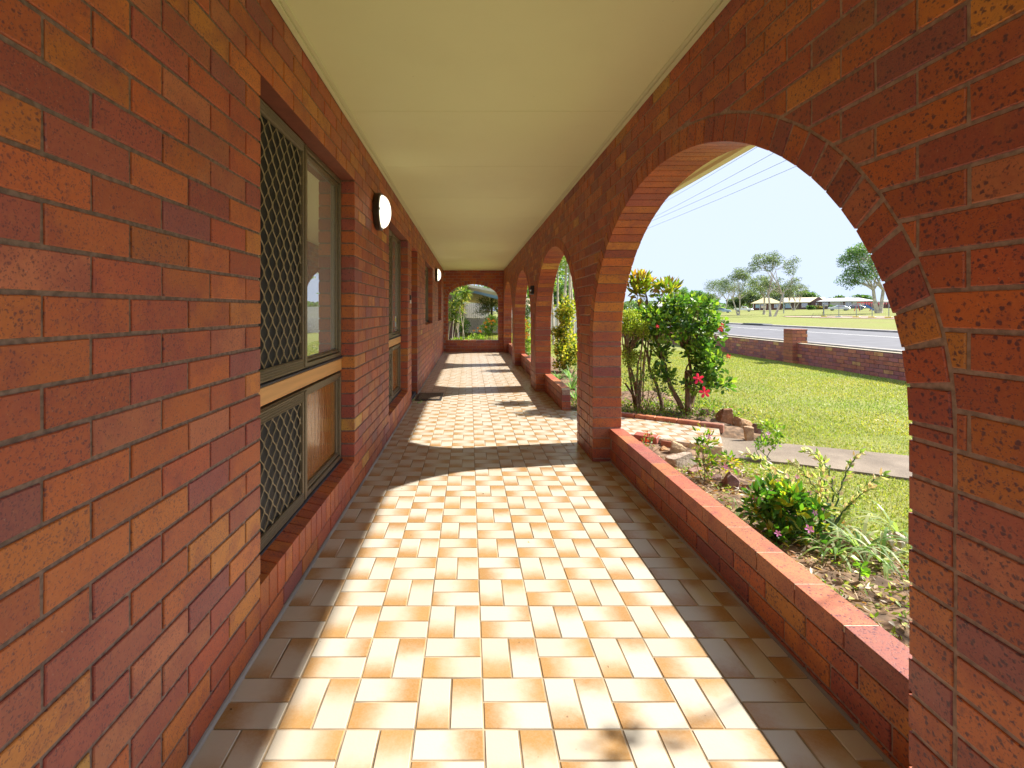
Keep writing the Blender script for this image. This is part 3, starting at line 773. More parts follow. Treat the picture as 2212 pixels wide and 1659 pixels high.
b = MB(); b.bbox(-.058, 0, -.058, .058, -.078, -.066, .003); b.build('bracket', M['steel'], sb)
pts = [(-.77+.10*math.cos(a), 6.98+.13*math.sin(a), .012) for a in [rad(q) for q in range(-60, 200, 15)]]
b = MB(); b.tube(pts, .006, 6); tag(b.build('garden_twine', flat('green plastic', (.35, .5, .15), .5, bump=0)), 'loop of pale green twine on the tiles beside the doormat', 'twine')

# ------------------------------------------------------------------ plants
def bez(a, b_, c, n=7):
    a, b_, c = Vector(a), Vector(b_), Vector(c)
    return [(a*(1-t)**2+b_*2*t*(1-t)+c*t*t) for t in [i/(n-1) for i in range(n)]]
def jit(v, s): return Vector(v)+Vector((R.uniform(-s, s), R.uniform(-s, s), R.uniform(-s, s)))
def cloud(centers, rads, per, up=.3, shell=.5):
    """leaf anchor points on lumpy shells"""
    P = []; D = []
    for c, r, n in zip(centers, rads, per):
        u = NR.normal(size=(n, 3)); u /= np.linalg.norm(u, axis=1)[:, None]
        rr = (shell+(1-shell)*NR.random((n, 1))**.6)
        P.append(np.array(c)[None]+u*rr*np.array(r)[None]); d_ = u+NR.normal(size=(n, 3))*.55; d_[:, 2] += up; D.append(d_)
    return np.concatenate(P), np.concatenate(D)
HG = [(.05, .13, .022), (.08, .19, .025), (.12, .25, .03), (.20, .33, .04), (.04, .10, .03), (.26, .36, .05)]
def flower(mb, c, nrm, r, colr, petals=5, wid=.5, cc=(.6, .5, .1), cup=.15):
    nrm = Vector(nrm).normalized(); a = nrm.orthogonal().normalized(); b_ = nrm.cross(a); c = Vector(c)
    for k in range(petals):
        t = 2*math.pi*k/petals+.3; d_ = a*math.cos(t)+b_*math.sin(t); s_ = nrm.cross(d_); j = R.uniform(.85, 1.1)
        vs = [c, c+d_*r*.5*j+s_*r*wid*.5+nrm*r*cup, c+d_*r*.92*j+s_*r*wid*.42+nrm*r*cup*1.3, c+d_*r*1.05*j+nrm*r*cup, c+d_*r*.92*j-s_*r*wid*.42+nrm*r*cup*1.3, c+d_*r*.5*j-s_*r*wid*.5+nrm*r*cup]
        k2 = R.uniform(.85, 1.15); mb.add(vs, [(0, 1, 2, 3), (0, 3, 4, 5)], (colr[0]*k2, colr[1]*k2, colr[2]*k2, 1))
    mb.tube([c, c+nrm*r*.25], [r*.12, r*.05], 5, (*cc, 1))

# hibiscus
hb = empty('hibiscus_bush', (2.83, 6.45, -.05), label='bushy green hibiscus with twisted trunks and red flowers behind the first pillar', cat='bush')
wood = MB(); base = Vector((2.92, 6.42, -.08))
cl = []
for k in range(52):
    a = R.uniform(0, 2*math.pi); r = R.uniform(0, 1)**.5
    cl.append(Vector((2.90+.52*r*math.cos(a), 6.55+.42*r*math.sin(a), 1.20+.20*math.sqrt(max(0, 1-r*r))+R.uniform(-.36, .06))))
for k in range(13): cl.append(Vector((3.12+R.uniform(-.16, .24), 6.35+R.uniform(-.2, .2), R.uniform(.50, .95))))
for k in range(7): cl.append(Vector((3.0+R.uniform(-.15, .25), 6.2+R.uniform(-.12, .12), R.uniform(.22, .5))))
for k in range(4): cl.append(Vector((2.55+R.uniform(-.15, .15), 6.35+R.uniform(-.12, .12), R.uniform(.35, .8))))
forks = []
for (bx, tx, tz, r0) in ((0, -.28, .62, .040), (.02, .02, .50, .050), (.05, .20, .60, .036), (-.25, -.42, .55, .032), (-.05, .10, .75, .03)):
    s0 = base+Vector((bx, R.uniform(-.1, .1), 0)); e0 = Vector((base.x+tx, 6.5+R.uniform(-.1, .1), tz)); m0 = (s0+e0)/2+jit((0, 0, 0), .10)
    pts = bez(s0, m0, e0, 8); wood.tube([jit(q, .008) for q in pts], [r0*(1-.5*i/7) for i in range(8)], 8); forks.append(e0)
for c in cl:
    f0 = min(forks, key=lambda q: (q-c).length+R.uniform(0, .15)); m0 = (f0+c)/2+jit((0, 0, 0), .09)
    wood.tube(bez(f0, m0, c, 6), [.014, .012, .010, .008, .006, .003], 5)
wood.build('trunk', M['bark'], hb).matrix_parent_inverse = Matrix.Translation((-2.95, -6.45, .05))
lb = LB(); P, D = cloud(cl, [(.13, .13, .10)]*len(cl), [46]*len(cl), .35, .2)
n = len(P); lb.add(P, D, NR.uniform(.05, .095, n), NR.uniform(.035, .06, n), cmix(HG, n, .2), .12, .4)
lb.build('foliage', M['leaf'], hb).matrix_parent_inverse = Matrix.Translation((-2.95, -6.45, .05))
for (px, py, Y, r) in ((1746, 0, 0, 0),):
    pass
for (px, py, Y, r) in ((1508, 818, 6.0, .066), (1522, 848, 5.9, .070), (1560, 703, 6.2, .035), (1556, 712, 6.15, .032), (1573, 770, 6.3, .03), (1420, 705, 6.1, .022)):
    fb = MB(); c = at(px*1.0, py, Y); flower(fb, c, (-.35, -1, .2), r, (.80, .03, .13), cc=(.8, .4, .3)); fb.tube([c, c+Vector((-.02, -.04, .0))], [.003, .002], 5, (.8, .3, .2, 1))
    o = fb.build('flower', M['petal']); o.parent = hb; o.matrix_parent_inverse = Matrix.Translation((-2.83, -6.45, .05))

def shrub(name, base, crown, cols, nl, L, W, label, cat, stems=6, per=None, rr=.12, barkm='bark', zspread=None, group=None, sr=.012, shell=.2, up=.4, fl=None):
    """crown: (center, radii, n_clumps)"""
    base = Vector(base); e_ = empty(name, base, label=label, cat=cat, group=group); wood = MB(); cs = []
    for (c, rd_, nc) in crown:
        for k in range(nc):
            u = Vector((R.gauss(0, 1), R.gauss(0, 1), R.gauss(0, 1))).normalized()*R.random()**.4
            cs.append(Vector(c)-base+Vector((u.x*rd_[0], u.y*rd_[1], u.z*rd_[2])))
    tops = []
    cc = sum(cs, Vector())/len(cs)
    for k in range(stems):
        t_ = Vector((cc.x*R.uniform(.3, 1)+R.uniform(-.1, .1), cc.y*R.uniform(.3, 1)+R.uniform(-.1, .1), cc.z*R.uniform(.35, .8)))
        s0 = Vector((R.uniform(-.06, .06), R.uniform(-.06, .06), -.03)); wood.tube(bez(s0, (s0+t_)/2+jit((0, 0, 0), .05), t_, 6), [sr*(1-.08*i) for i in range(6)], 6); tops.append(t_)
    for c in cs:
        f0 = min(tops, key=lambda q: (q-c).length+R.uniform(0, .2)); wood.tube(bez(f0, (f0+c)/2+jit((0, 0, 0), .05), c, 5), [sr*.5, sr*.45, sr*.4, sr*.3, sr*.15], 4)
    wood.build('stem', M[barkm], e_)
    lb = LB(); m = nl//len(cs)+1; P, D = cloud(cs, [(rr, rr, rr*.8)]*len(cs), [m]*len(cs), up, shell); n = len(P)
    lb.add(P, D, NR.uniform(.7, 1.2, n)*L, NR.uniform(.7, 1.2, n)*W, cmix(cols, n, .2)); lb.build('foliage', M['leaf'], e_)
    if fl:
        for (c, r, colr, nrm) in fl:
            fb = MB(); flower(fb, Vector(c)-base, nrm, r, colr); fb.build('flower', M['petal'], e_)
    return e_
YG = [(.30, .40, .04), (.42, .48, .06), (.20, .30, .03), (.50, .52, .09), (.14, .22, .03)]
shrub('golden_shrub', (2.28, 6.6, -.05), [((2.17, 6.45, 1.10), (.20, .22, .27), 26), ((2.15, 6.6, .75), (.17, .2, .2), 10)], YG, 6500, .026, .014, 'fine leaved golden green shrub hugging the first pillar behind the tiled path', 'shrub', 8, rr=.085, sr=.02)
shrub('croton', (2.55, 7.3, -.05), [((2.50, 7.2, 1.62), (.14, .16, .18), 12), ((2.85, 7.2, 1.55), (.10, .12, .1), 6)], [(.40, .34, .05), (.30, .34, .04), (.30, .15, .03), (.15, .25, .03)], 330, .15, .045, 'tall croton with bronze yellow leaves rising above the hibiscus', 'shrub', 4, rr=.09, up=.9)
shrub('leggy_shrub', (2.15, 6.25, -.05), [((2.2, 6.3, .45), (.22, .15, .25), 14), ((2.5, 6.2, .30), (.2, .1, .12), 8)], HG, 420, .035, .02, 'low straggly shrub under the golden shrub at the edge of the tiled path', 'shrub', 7, rr=.10, sr=.006)
# shrub seen through the second arch
shrub('variegated_shrub', (2.08, 10.8, -.08), [((2.06, 10.8, 1.25), (.22, .2, .35), 22), ((2.05, 10.8, .75), (.24, .2, .3), 18), ((2.08, 10.7, .3), (.28, .2, .25), 18), ((2.32, 10.7, .35), (.15, .15, .25), 8)],
      [(.50, .46, .05), (.36, .38, .05), (.18, .26, .03), (.10, .18, .04), (.58, .5, .12)], 2600, .065, .055, 'column of yellow and green variegated leaves behind the second arch', 'shrub', 9, rr=.12, sr=.012)
def strap(name, base, n, L, W, cols, label, cat, group=None, arch=1.0, upm=(.5, 1.0), parent=None):
    e_ = MB(); base = Vector(base)
    for k in range(n):
        a = R.uniform(0, 2*math.pi); l = L*R.uniform(.6, 1.15); h = R.uniform(*upm); c = cols[R.randrange(len(cols))]; j = R.uniform(.8, 1.2); c = (c[0]*j, c[1]*j, c[2]*j, 1)
        d_ = Vector((math.cos(a), math.sin(a), 0)); s_ = Vector((-d_.y, d_.x, 0)); p0 = base+d_*R.uniform(0, .03)
        N = 7; prv = []
        for i in range(N):
            t = i/(N-1); p_ = p0+d_*l*(t*.85)*(.35+.65*arch)+Vector((0, 0, l*(h*t*1.3-arch*.95*t*t))); p_.z = max(p_.z, base.z-.01)
            w = W*(1-.9*t**2.2)*.5; prv.append(p_+s_*w+Vector((0, 0, w*.5))); prv.append(p_-s_*w+Vector((0, 0, w*.5)))
        vv = prv; e_.add(vv, [(2*i, 2*i+2, 2*i+3, 2*i+1) for i in range(N-1)], c)
    return tag(e_.build(name, M['leaf'], parent, recalc=False), label, cat, group)
LG = [(.25, .36, .12), (.34, .44, .22), (.16, .28, .08), (.45, .48, .28)]
SG = 'strappy lily clumps in the bed under the first arch'
g = lambda px, py, z=-.04: ((px-1014)/F*((HC-z)*F/(py-671)), (HC-z)*F/(py-671), z)
strap('lily_clump', g(1860, 1188), 26, .34, .018, LG, 'largest silvery strap leaved clump, arching in front of the pale pebbles', 'plant', SG)
strap('lily_clump', g(1905, 1215), 18, .30, .016, LG, 'strap leaved clump low beside the big right pier', 'plant', SG)
strap('lily_clump', g(1806, 1200), 16, .28, .016, LG, 'strap leaved clump at the right foot of the pink flowering bush', 'plant', SG)
strap('lily_clump', g(1595, 1130), 12, .22, .013, LG, 'small strap leaved tuft at the left foot of the pink flowering bush', 'plant', SG, .8)
strap('lily_clump', g(1800, 1150), 20, .36, .016, LG, 'strap leaved clump at the base of the zigzag stemmed plant', 'plant', SG)
strap('lily_clump', g(1940, 1150), 14, .28, .014, LG, 'strap leaved clump right behind the pale pebbles', 'plant', SG)
strap('lily_clump', (2.28, 5.66, -.02), 12, .14, .009, LG, 'tiny spider plant sprouting over the brick edging', 'plant', None)
strap('agapanthus', (2.0, 9.8, -.08), 40, .50, .025, [(.10, .22, .08), (.16, .30, .12), (.22, .36, .18)], 'dark strap leaved clump below the variegated shrub behind the second arch', 'plant', None, .8)
strap('agapanthus', (2.05, 9.0, -.08), 30, .40, .022, [(.10, .22, .08), (.16, .30, .12), (.22, .36, .18)], 'strap leaved clump outside the end of the second dwarf wall', 'plant', None, .8)

for k, (x, y, lab) in enumerate(((1.62, 7.5, 'strap leaved clump right behind the second dwarf wall'), (1.75, 8.5, 'strap leaved clump between the second pillar and the variegated shrub'), (1.7, 9.6, 'strap leaved clump in the shade of the second pillar'), (2.5, 9.6, 'outermost strap leaved clump at the lawn edge behind the second arch'))):
    strap('agapanthus', (x, y, -.07), 34, .46, .022, [(.12, .26, .09), (.20, .36, .14), (.28, .42, .2)], lab, 'plant', None, .8)
# periwinkle bush, tall periwinkle
vp = g(1702, 1165)
PK = (.72, .25, .62)
vfl = []
for (px, py, Y, r) in ((1748, 1143, 2.62, .024), (1680, 1152, 2.60, .017), (1668, 1066, 2.9, .018), (1715, 1058, 2.95, .018), (1680, 1042, 3.1, .02), (1748, 1065, 3.0, .016), (1775, 1098, 2.9, .018), (1632, 1078, 2.95, .018), (1760, 1108, 2.75, .016), (1722, 1030, 3.1, .016)):
    vfl.append((at(px, py, Y), r, PK, (-.3, -.8, .7)))
shrub('periwinkle_bush', vp, [((vp[0]-.01, vp[1]+.02, .13), (.18, .16, .11), 24), ((vp[0]+.02, vp[1], .02), (.17, .14, .06), 9)], [(.05, .15, .02), (.08, .22, .025), (.12, .27, .03), (.40, .40, .04), (.04, .11, .02)], 950, .062, .028, 'dense glossy bush dotted with pink periwinkle flowers beside the long dwarf wall', 'bush', 9, rr=.07, barkm='stem_green', sr=.005, fl=vfl)
tv = g(1527, 1040)
shrub('tall_periwinkle', tv, [((tv[0]+.01, tv[1], .10), (.05, .05, .08), 8), ((tv[0]+.00, tv[1], .30), (.05, .05, .10), 9), ((tv[0]+.12, tv[1]-.02, .12), (.08, .05, .06), 6)], [(.12, .26, .03), (.22, .34, .04), (.45, .42, .04), (.08, .18, .03)], 190, .055, .02,
      'thin upright periwinkle with two mauve flowers growing between the pale rocks', 'plant', 3, rr=.05, barkm='bark', sr=.005, fl=[(at(1531, 943, 3.8), .022, (.62, .22, .70), (-.3, -1, .4)), (at(1567, 1008, 3.6), .018, PK, (-.3, -.9, .6))])
sv = g(1650, 985, -.06)
shrub('sprawling_periwinkle', sv, [((sv[0], sv[1], .04), (.12, .08, .04), 7), ((sv[0]+.16, sv[1], .12), (.06, .05, .05), 4)], [(.12, .26, .03), (.20, .32, .04)], 130, .05, .02, 'low periwinkle sprig leaning over the edge of the concrete path', 'plant', 3, rr=.05, barkm='stem_green', sr=.004)
rv = g(1660, 948, -.08)
shrub('edging_periwinkle', rv, [((rv[0], rv[1], .05), (.10, .08, .06), 7)], [(.16, .30, .03), (.28, .38, .05)], 110, .05, .02, 'yellow green sprig with one mauve flower at the last rock by the lawn', 'plant', 3, rr=.05, barkm='stem_green', sr=.004, fl=[(at(1660, 937, 4.9), .024, (.62, .3, .72), (-.2, -.8, .8))])
rf = g(1400, 985)
shrub('red_flower_plant', rf, [((rf[0], rf[1], .08), (.06, .05, .07), 6)], [(.14, .24, .03), (.4, .05, .03)], 70, .035, .015, 'little red flowered plant squeezed against the far end of the long dwarf wall', 'plant', 3, rr=.04, sr=.003, fl=[(at(1398, 952, 4.4), .016, (.6, .03, .02), (-.3, -1, .5)), (at(1392, 966, 4.35), .014, (.6, .03, .02), (-.3, -1, .5))])
pg_ = g(1857, 1262)
sd = empty('succulent_seedling', pg_, label='single bright green round leaved seedling standing in the mulch', cat='plant')
b = MB(); b.tube([(0, 0, -.02), (.003, .003, .05), (.008, 0, .10)], [.004, .003, .003], 6); b.build('stem', M['stem_green'], sd)
lb = LB(); n = 14; th = NR.uniform(0, 6.3, n); zz = NR.uniform(.05, .115, n); lb.add(np.stack([th*0+.005, th*0, zz], 1), np.stack([np.cos(th), np.sin(th), .4+0*th], 1), .045, .032, cmix([(.16, .36, .03), (.25, .46, .05)], n), .1, .6); lb.build('foliage', M['leaf'], sd)

# zigzag devil's backbone
bb = g(1794, 1136); db_ = empty('zigzag_plant', bb, label='sprawling plant with dark zigzag stems and pale variegated leaves beside the concrete path', cat='plant')
b = MB(); lb = LB(); Bv = Vector(bb)
tips = [((1862, 976, 3.15), (1815, 1010)), ((1640, 990, 3.25), (1740, 1060)), ((1610, 980, 3.4), (1700, 1005)), ((1775, 995, 3.05), (1778, 1060)), ((1740, 974, 3.3), (1815, 985)), ((1908, 1025, 3.0), (1840, 1060)), ((1713, 1000, 3.3), (1770, 1045)), ((1880, 1055, 2.9), (1835, 1080)), ((1655, 1012, 3.1), (1735, 1070)), ((1770, 1030, 2.95), (1775, 1090))]
for (tx, ty, tY), (mx, my) in tips:
    tp_ = at(tx, ty, tY)-Bv; mp = at(mx, my, (tY+bb[1])/2)-Bv; pts = bez((R.uniform(-.03, .03), R.uniform(-.03, .03), -.02), mp, tp_, 16)
    pts = [q+Vector(((-1)**i*.006, 0, (-1)**i*.004)) for i, q in enumerate(pts)]
    b.tube(pts, [.0065-.0003*i for i in range(16)], 6)
    Pn = np.array([pts[i] for i in range(4, 16) for _ in range(6)]); n = len(Pn); dr = np.array((tp_-mp).normalized()); D = dr[None]*.8+NR.normal(size=(n, 3))*.6; D[:, 2] += .2
    lb.add(Pn+NR.normal(size=(n, 3))*.004, D, NR.uniform(.03, .055, n), NR.uniform(.012, .02, n), cmix([(.55, .58, .32), (.42, .52, .16), (.66, .60, .45), (.6, .42, .38), (.25, .38, .10)], n), .15)
b.build('stem', M['stem_green'], db_); lb.build('foliage', M['leaf'], db_)

# ------------------------------------------------------------------ rocks, edging bricks, pebbles, mulch
def rock(c, sz, colr, label, name='rock', group='rocks edging the garden beds', seed=0, rz=0):
    bm = bmesh.new(); rr = random.Random(seed)
    bmesh.ops.create_icosphere(bm, subdivisions=4, radius=1.35)
    pls = [(Vector(q), rr.uniform(.55, .85)) for q in ((1, 0, 0), (-1, 0, 0), (0, 1, 0), (0, -1, 0), (0, 0, 1))]
    pls = [((q+Vector((rr.gauss(0, .28), rr.gauss(0, .28), rr.gauss(0, .22)))).normalized(), d_) for q, d_ in pls]
    pls += [(Vector((rr.gauss(0, 1), rr.gauss(0, 1), rr.gauss(.3, .7))).normalized(), rr.uniform(.62, .92)) for _ in range(9)]
    for _ in range(3):
        for v in bm.verts:
            for (n_, d_) in pls:
                t_ = v.co.dot(n_)-d_
                if t_ > 0: v.co -= n_*t_
    for v in bm.verts:
        c0 = v.co.copy(); lay_ = math.sin(c0.z*14+3*noise.noise(c0*1.5))
        v.co += c0.normalized()*(.035*noise.noise(c0*3+Vector((seed, 0, 0)))+.022*noise.noise(c0*9)+.012*lay_)
        v.co = Vector((v.co.x*sz[0]*.72, v.co.y*sz[1]*.72, v.co.z*sz[2]*.72))
    bmesh.ops.rotate(bm, verts=bm.verts, matrix=Matrix.Rotation(rz, 3, 'Z'))
    me = bpy.data.meshes.new(name); bm.to_mesh(me); bm.free(); a = me.attributes.new('col', 'FLOAT_COLOR', 'POINT'); a.data.foreach_set('color', list((*colr, 1))*len(me.vertices)); me.materials.append(M['stone'])
    o = bpy.data.objects.new(name, me); col.objects.link(o); o.location = c; return tag(o, label, 'rock', group)
def rk(x0, x1, y0, y1, colr, label, seed, z=-.06, dep=.8, rz=0):
    gp = g((x0+x1)/2, y1, z); s = gp[1]/F; w = (x1-x0)*s/2; h = (y1-y0)*s*.72
    rock((gp[0], gp[1]+w*dep*.6, z+h*.42), (w*1.5, w*dep*1.4, h*1.2), colr, label, seed=seed, rz=rz)
TAN = (.50, .36, .20); PUR = (.26, .14, .13); RUST = (.36, .17, .08); PALE = (.62, .54, .44)
rk(1452, 1488, 955, 984, TAN, 'tan honeycombed rock third along the bed edge beyond the dwarf wall', 1)
rk(1440, 1509, 976, 1016, PALE, 'largest pale layered rock in the bed behind the dwarf wall', 2, dep=.45)
rk(1484, 1512, 953, 972, (.66, .52, .28), 'pale yellow flat slab rock at the end of the tiled path', 3, dep=.4)
rk(1424, 1446, 962, 979, (.50, .28, .12), 'small orange rock just beyond the half bricks', 4)
rk(1489, 1521, 1006, 1030, (.48, .30, .26), 'pinkish rock at the foot of the tall periwinkle', 5)
rk(1537, 1568, 1024, 1045, (.36, .24, .22), 'dull pink rock between tall periwinkle and purple rock', 6)
rk(1564, 1606, 1020, 1061, PUR, 'blocky purple rock with a flat lit top', 7)
rk(1604, 1650, 1040, 1065, (.40, .26, .19), 'long low brown rock touching the pink flowering bush', 8, dep=.5)
rk(1512, 1552, 877, 902, (.24, .15, .12), 'dark weathered rock at the foot of the hibiscus', 9)
rk(1549, 1594, 884, 914, RUST, 'rust and grey rock second from the hibiscus trunk', 10)
rk(1586, 1630, 900, 928, (.45, .26, .12), 'broad orange faced rock beside the lawn edge', 11)
rk(1608, 1634, 910, 948, (.52, .33, .18), 'upright split rock standing at the corner of the concrete path', 12, dep=.6)
rk(1626, 1652, 908, 935, PUR, 'dark purple rock behind the upright split rock', 13)
def ebrick(p0, p1, label, colr, z=0.0, tilt=0, w=.09, hgt=.055):
    p0, p1 = Vector(p0), Vector(p1); d_ = p1-p0; L = d_.length; e_ = Matrix.Translation((p0+p1)/2) @ Matrix.Rotation(math.atan2(d_.y, d_.x), 4, 'Z') @ Matrix.Rotation(tilt, 4, 'X')
    b = MB(); b.bbox(-L/2+.004, L/2-.004, -w/2, w/2, z-hgt, z, .006, (*colr, R.random())); o = b.build('edging_brick', M['brick']); o.matrix_world = e_; return tag(o, label, 'brick', 'bricks edging the tiled path')
labs = ['dark edging brick nearest the pillar beyond the tiled path', 'second edging brick beyond the tiled path, dull red', 'third edging brick, orange and level', 'fourth edging brick, beside the spider plant', 'fifth edging brick, half grown over with weeds', 'last edging brick, brown, at the end beside the upright split rock']
ends = [at(1325, 897, 6.25), at(1358, 897, 6.12), at(1402, 902, 5.98), at(1451, 908, 5.82), at(1506, 917, 5.62), at(1556, 928, 5.42), at(1609, 944, 5.18)]
pe = PU0+nU*.05+dU*.33; 
line = [pe+dU*(.0+.24*k) for k in range(7)]
for k in range(6):
    ebrick(line[k]+Vector((0, .0, .045)), line[k+1]+Vector((0, 0, .045)), labs[k], [(.34, .10, .09), (.50, .15, .08), (.60, .20, .08), (.58, .19, .08), (.46, .17, .09), (.34, .16, .11)][k], 0, 0, .09, .09)
a_ = at(1373, 940, 4.72); ebrick((1.70, 5.10, .03), (1.89, 4.955, .03), 'red edging brick behind the far end of the long dwarf wall', (.40, .12, .09), 0, .15, .10, .07)
ebrick((1.92, 4.93, .0), (2.01, 4.85, .0), 'brown half brick between red brick and orange rock', (.34, .15, .08), 0, -.2, .09, .07)
for k, (px, py) in enumerate(((1912, 1160), (1925, 1172), (1940, 1158), (1948, 1176), (1935, 1190), (1918, 1150), (1952, 1165))):
    gp = g(px, py+6); r = .028*R.uniform(.8, 1.2)
    rock((gp[0], gp[1], -.02), (r*1.3, r, r*.95), (.68, .60, .50), ['pale rounded pebble in the pile by the right pier'][0], 'pebble', 'pale pebbles heaped by the right pier', 30+k)
# mulch: chips, twigs and dead leaves, uncountable
mb = LB(); n = 9000; X = NR.uniform(1.33, 2.35, n); Y = NR.uniform(.9, 4.5, n); D = NR.normal(size=(n, 3)); D[:, 2] *= .25
mb.add(np.stack([X, Y, -.045+NR.random(n)*.03], 1), D, NR.uniform(.015, .06, n), NR.uniform(.004, .016, n), cmix([(.34, .24, .15), (.48, .38, .26), (.20, .13, .08), (.60, .53, .44), (.40, .20, .10), (.14, .09, .06)], n, .25), .1)
mb.build('mulch', M['leaf'], kind='stuff')
mb = LB(); n = 2200; X = NR.uniform(1.33, 3.7, n); Y = NR.uniform(6.0, 8.0, n); D = NR.normal(size=(n, 3)); D[:, 2] *= .3
mb.add(np.stack([X, Y, -.045+NR.random(n)*.03], 1), D, NR.uniform(.015, .05, n), NR.uniform(.006, .016, n), cmix([(.30, .20, .12), (.18, .11, .07), (.10, .16, .04)], n, .25), .1)
mb.build('mulch', M['leaf'], kind='stuff')
# a few dry leaf scraps and grit on the tiles
mb = LB(); n = 70; X = np.concatenate([NR.uniform(-.76, 1.15, 40), NR.uniform(.95, 1.18, 18), NR.uniform(-.78, -.68, 12)]); Y = NR.uniform(1.3, 9, n); D = NR.normal(size=(n, 3)); D[:, 2] *= .08
mb.add(np.stack([X, Y, np.full(n, .0055)], 1), D, NR.uniform(.008, .026, n), NR.uniform(.002, .008, n), cmix([(.25, .15, .07), (.4, .3, .14), (.14, .08, .05)], n, .2), .12)
mb.build('leaf_litter', M['leaf'], kind='stuff')
# ground-cover weeds
mb = LB(); n = 3200; X = NR.uniform(1.35, 2.45, n); Y = NR.uniform(1.2, 4.4, n); kp = np.array([noise.noise((x*3.1, y*3.1, 7)) > .12 or (y < 2.6 and noise.noise((x*5, y*5, 2)) > -.05) for x, y in zip(X, Y)]); X, Y = X[kp], Y[kp]; n = len(X)
D = NR.normal(size=(n, 3)); D[:, 2] = abs(D[:, 2])*.6+.15
mb.add(np.stack([X, Y, -.035+NR.random(n)*.02], 1), D, NR.uniform(.012, .035, n), NR.uniform(.008, .018, n), cmix([(.14, .26, .03), (.22, .33, .05), (.30, .36, .08)], n, .2), .1)
mb.build('weeds', M['leaf'], kind='stuff')
mb = LB(); n = 3000; X = NR.uniform(1.4, 3.4, n); Y = NR.uniform(6.0, 7.0, n); D = NR.normal(size=(n, 3)); D[:, 2] = abs(D[:, 2])*.8+.3
mb.add(np.stack([X, Y, -.04+NR.random(n)*.10], 1), D, NR.uniform(.02, .05, n), NR.uniform(.01, .022, n), cmix([(.10, .2, .03), (.18, .28, .04), (.3, .34, .06)], n, .2), .1)
mb.build('weeds', M['leaf'], kind='stuff')
mb = LB(); n = 60; X = NR.uniform(1.5, 2.2, n); Y = NR.uniform(1.9, 2.7, n); D = NR.normal(size=(n, 3)); D[:, 2] *= .3
mb.add(np.stack([X, Y, np.full(n, -.015)], 1), D, NR.uniform(.02, .05, n), NR.uniform(.015, .03, n), cmix([(.68, .64, .58), (.5, .46, .4)], n, .1), .3)
mb.build('gravel_chips', M['leaf'], kind='stuff')

# ------------------------------------------------------------------ trees across the road
def tree(name, base, H, crown, label, cols, leaf=.28, nclump=60, per=55, trunks=((0, 0),), tr=.28, bark='bark_pale', group='paperbark trees in the park', cr=.085, seed=1, low=.33):
    """crown: list of (cx, cy, cz, rx, ry, rz, weight) in units of H relative to the base"""
    rr = random.Random(seed); e_ = empty(name, base, label=label, cat='tree', group=group); wood = MB(); cs = []
    tot = sum(c[6] for c in crown)
    for c in crown:
        for k in range(max(1, int(nclump*c[6]/tot))):
            u = Vector((rr.gauss(0, 1), rr.gauss(0, 1), rr.gauss(0, 1))).normalized()*rr.random()**.33
            cs.append(Vector((c[0]+u.x*c[3], c[1]+u.y*c[4], c[2]+u.z*c[5]))*H)
    forks = []
    for (dx, lean) in trunks:
        s0 = Vector((dx*H, 0, -.2)); f0 = Vector(((dx+lean)*H, rr.uniform(-.03, .03)*H, low*H)); pts = bez(s0, (s0+f0)/2+Vector((rr.uniform(-.02, .02)*H, 0, 0)), f0, 6)
        wood.tube(pts, [tr*1.25, tr, tr*.9, tr*.8, tr*.75, tr*.7], 8); forks.append((f0, tr*.7))
    mains = []
    for k in range(7*len(trunks)):
        f0, r0 = forks[k % len(forks)]; c = cs[rr.randrange(len(cs))]; m1 = f0.lerp(c, .62)+Vector((0, 0, .04*H)); pts = bez(f0, f0.lerp(m1, .5)+Vector((rr.uniform(-.03, .03), rr.uniform(-.03, .03), rr.uniform(.0, .05)))*H, m1, 6)
        wood.tube(pts, [r0*.62*(1-.11*i) for i in range(6)], 6); mains += [(q, r0*.62*(1-.11*i)) for i, q in enumerate(pts) if i > 1]
    for c in cs:
        q, r = min(mains, key=lambda m: (m[0]-c).length+(.15*H if m[0].z > c.z else 0)); wood.tube(bez(q, q.lerp(c, .5)+Vector((0, 0, -.015*H)), c, 5), [r*.6, r*.45, r*.35, r*.22, r*.08], 4)
    wood.build('trunk', M[bark], e_)
    P, D = cloud(cs, [(cr*H, cr*H, cr*.62*H)]*len(cs), [per]*len(cs), -.1, .15); n = len(P)
    lb = LB(); lb.add(P, D, NR.uniform(.6, 1.3, n)*leaf, NR.uniform(.6, 1.3, n)*leaf*.5, cmix(cols, n, .25), .1); lb.build('crown', M['leaf'], e_); return e_
OG = [(.12, .17, .09), (.16, .21, .11), (.22, .26, .13), (.08, .12, .065)]
BG = [(.08, .16, .06), (.12, .22, .07), (.17, .27, .08), (.055, .11, .045)]
def hgt(base, ytop): return (671-ytop)/F*base.y+HC-base.z
def tb(px, py, pyt):
    b_ = hit(px, py); return b_, hgt(b_, pyt)
b0, H0 = tb(1664, 684, 541)
tree('paperbark_tree', b0, H0, [(-.14, 0, .80, .22, .15, .14, 1.2), (.02, 0, .86, .16, .12, .12, 1), (.33, 0, .78, .12, .1, .13, .7), (.36, .05, .5, .10, .1, .10, .5), (-.12, .1, .5, .18, .15, .12, .8), (.12, .1, .46, .16, .12, .12, .8)], 'tallest paperbark in the park with pale twin trunks and open crown', OG, .24, 105, 75, ((0, -.02), (.06, .12)), .20, cr=.062, seed=3)
b0, H0 = tb(1650, 679, 575)
tree('paperbark_tree', b0, H0, [(-.1, 0, .62, .3, .2, .2, 1), (.1, 0, .5, .2, .2, .15, .6)], 'dark trunked paperbark just behind the tallest one', OG, .26, 50, 70, ((0, .01),), .26, 'bark_pale', cr=.09, seed=4)
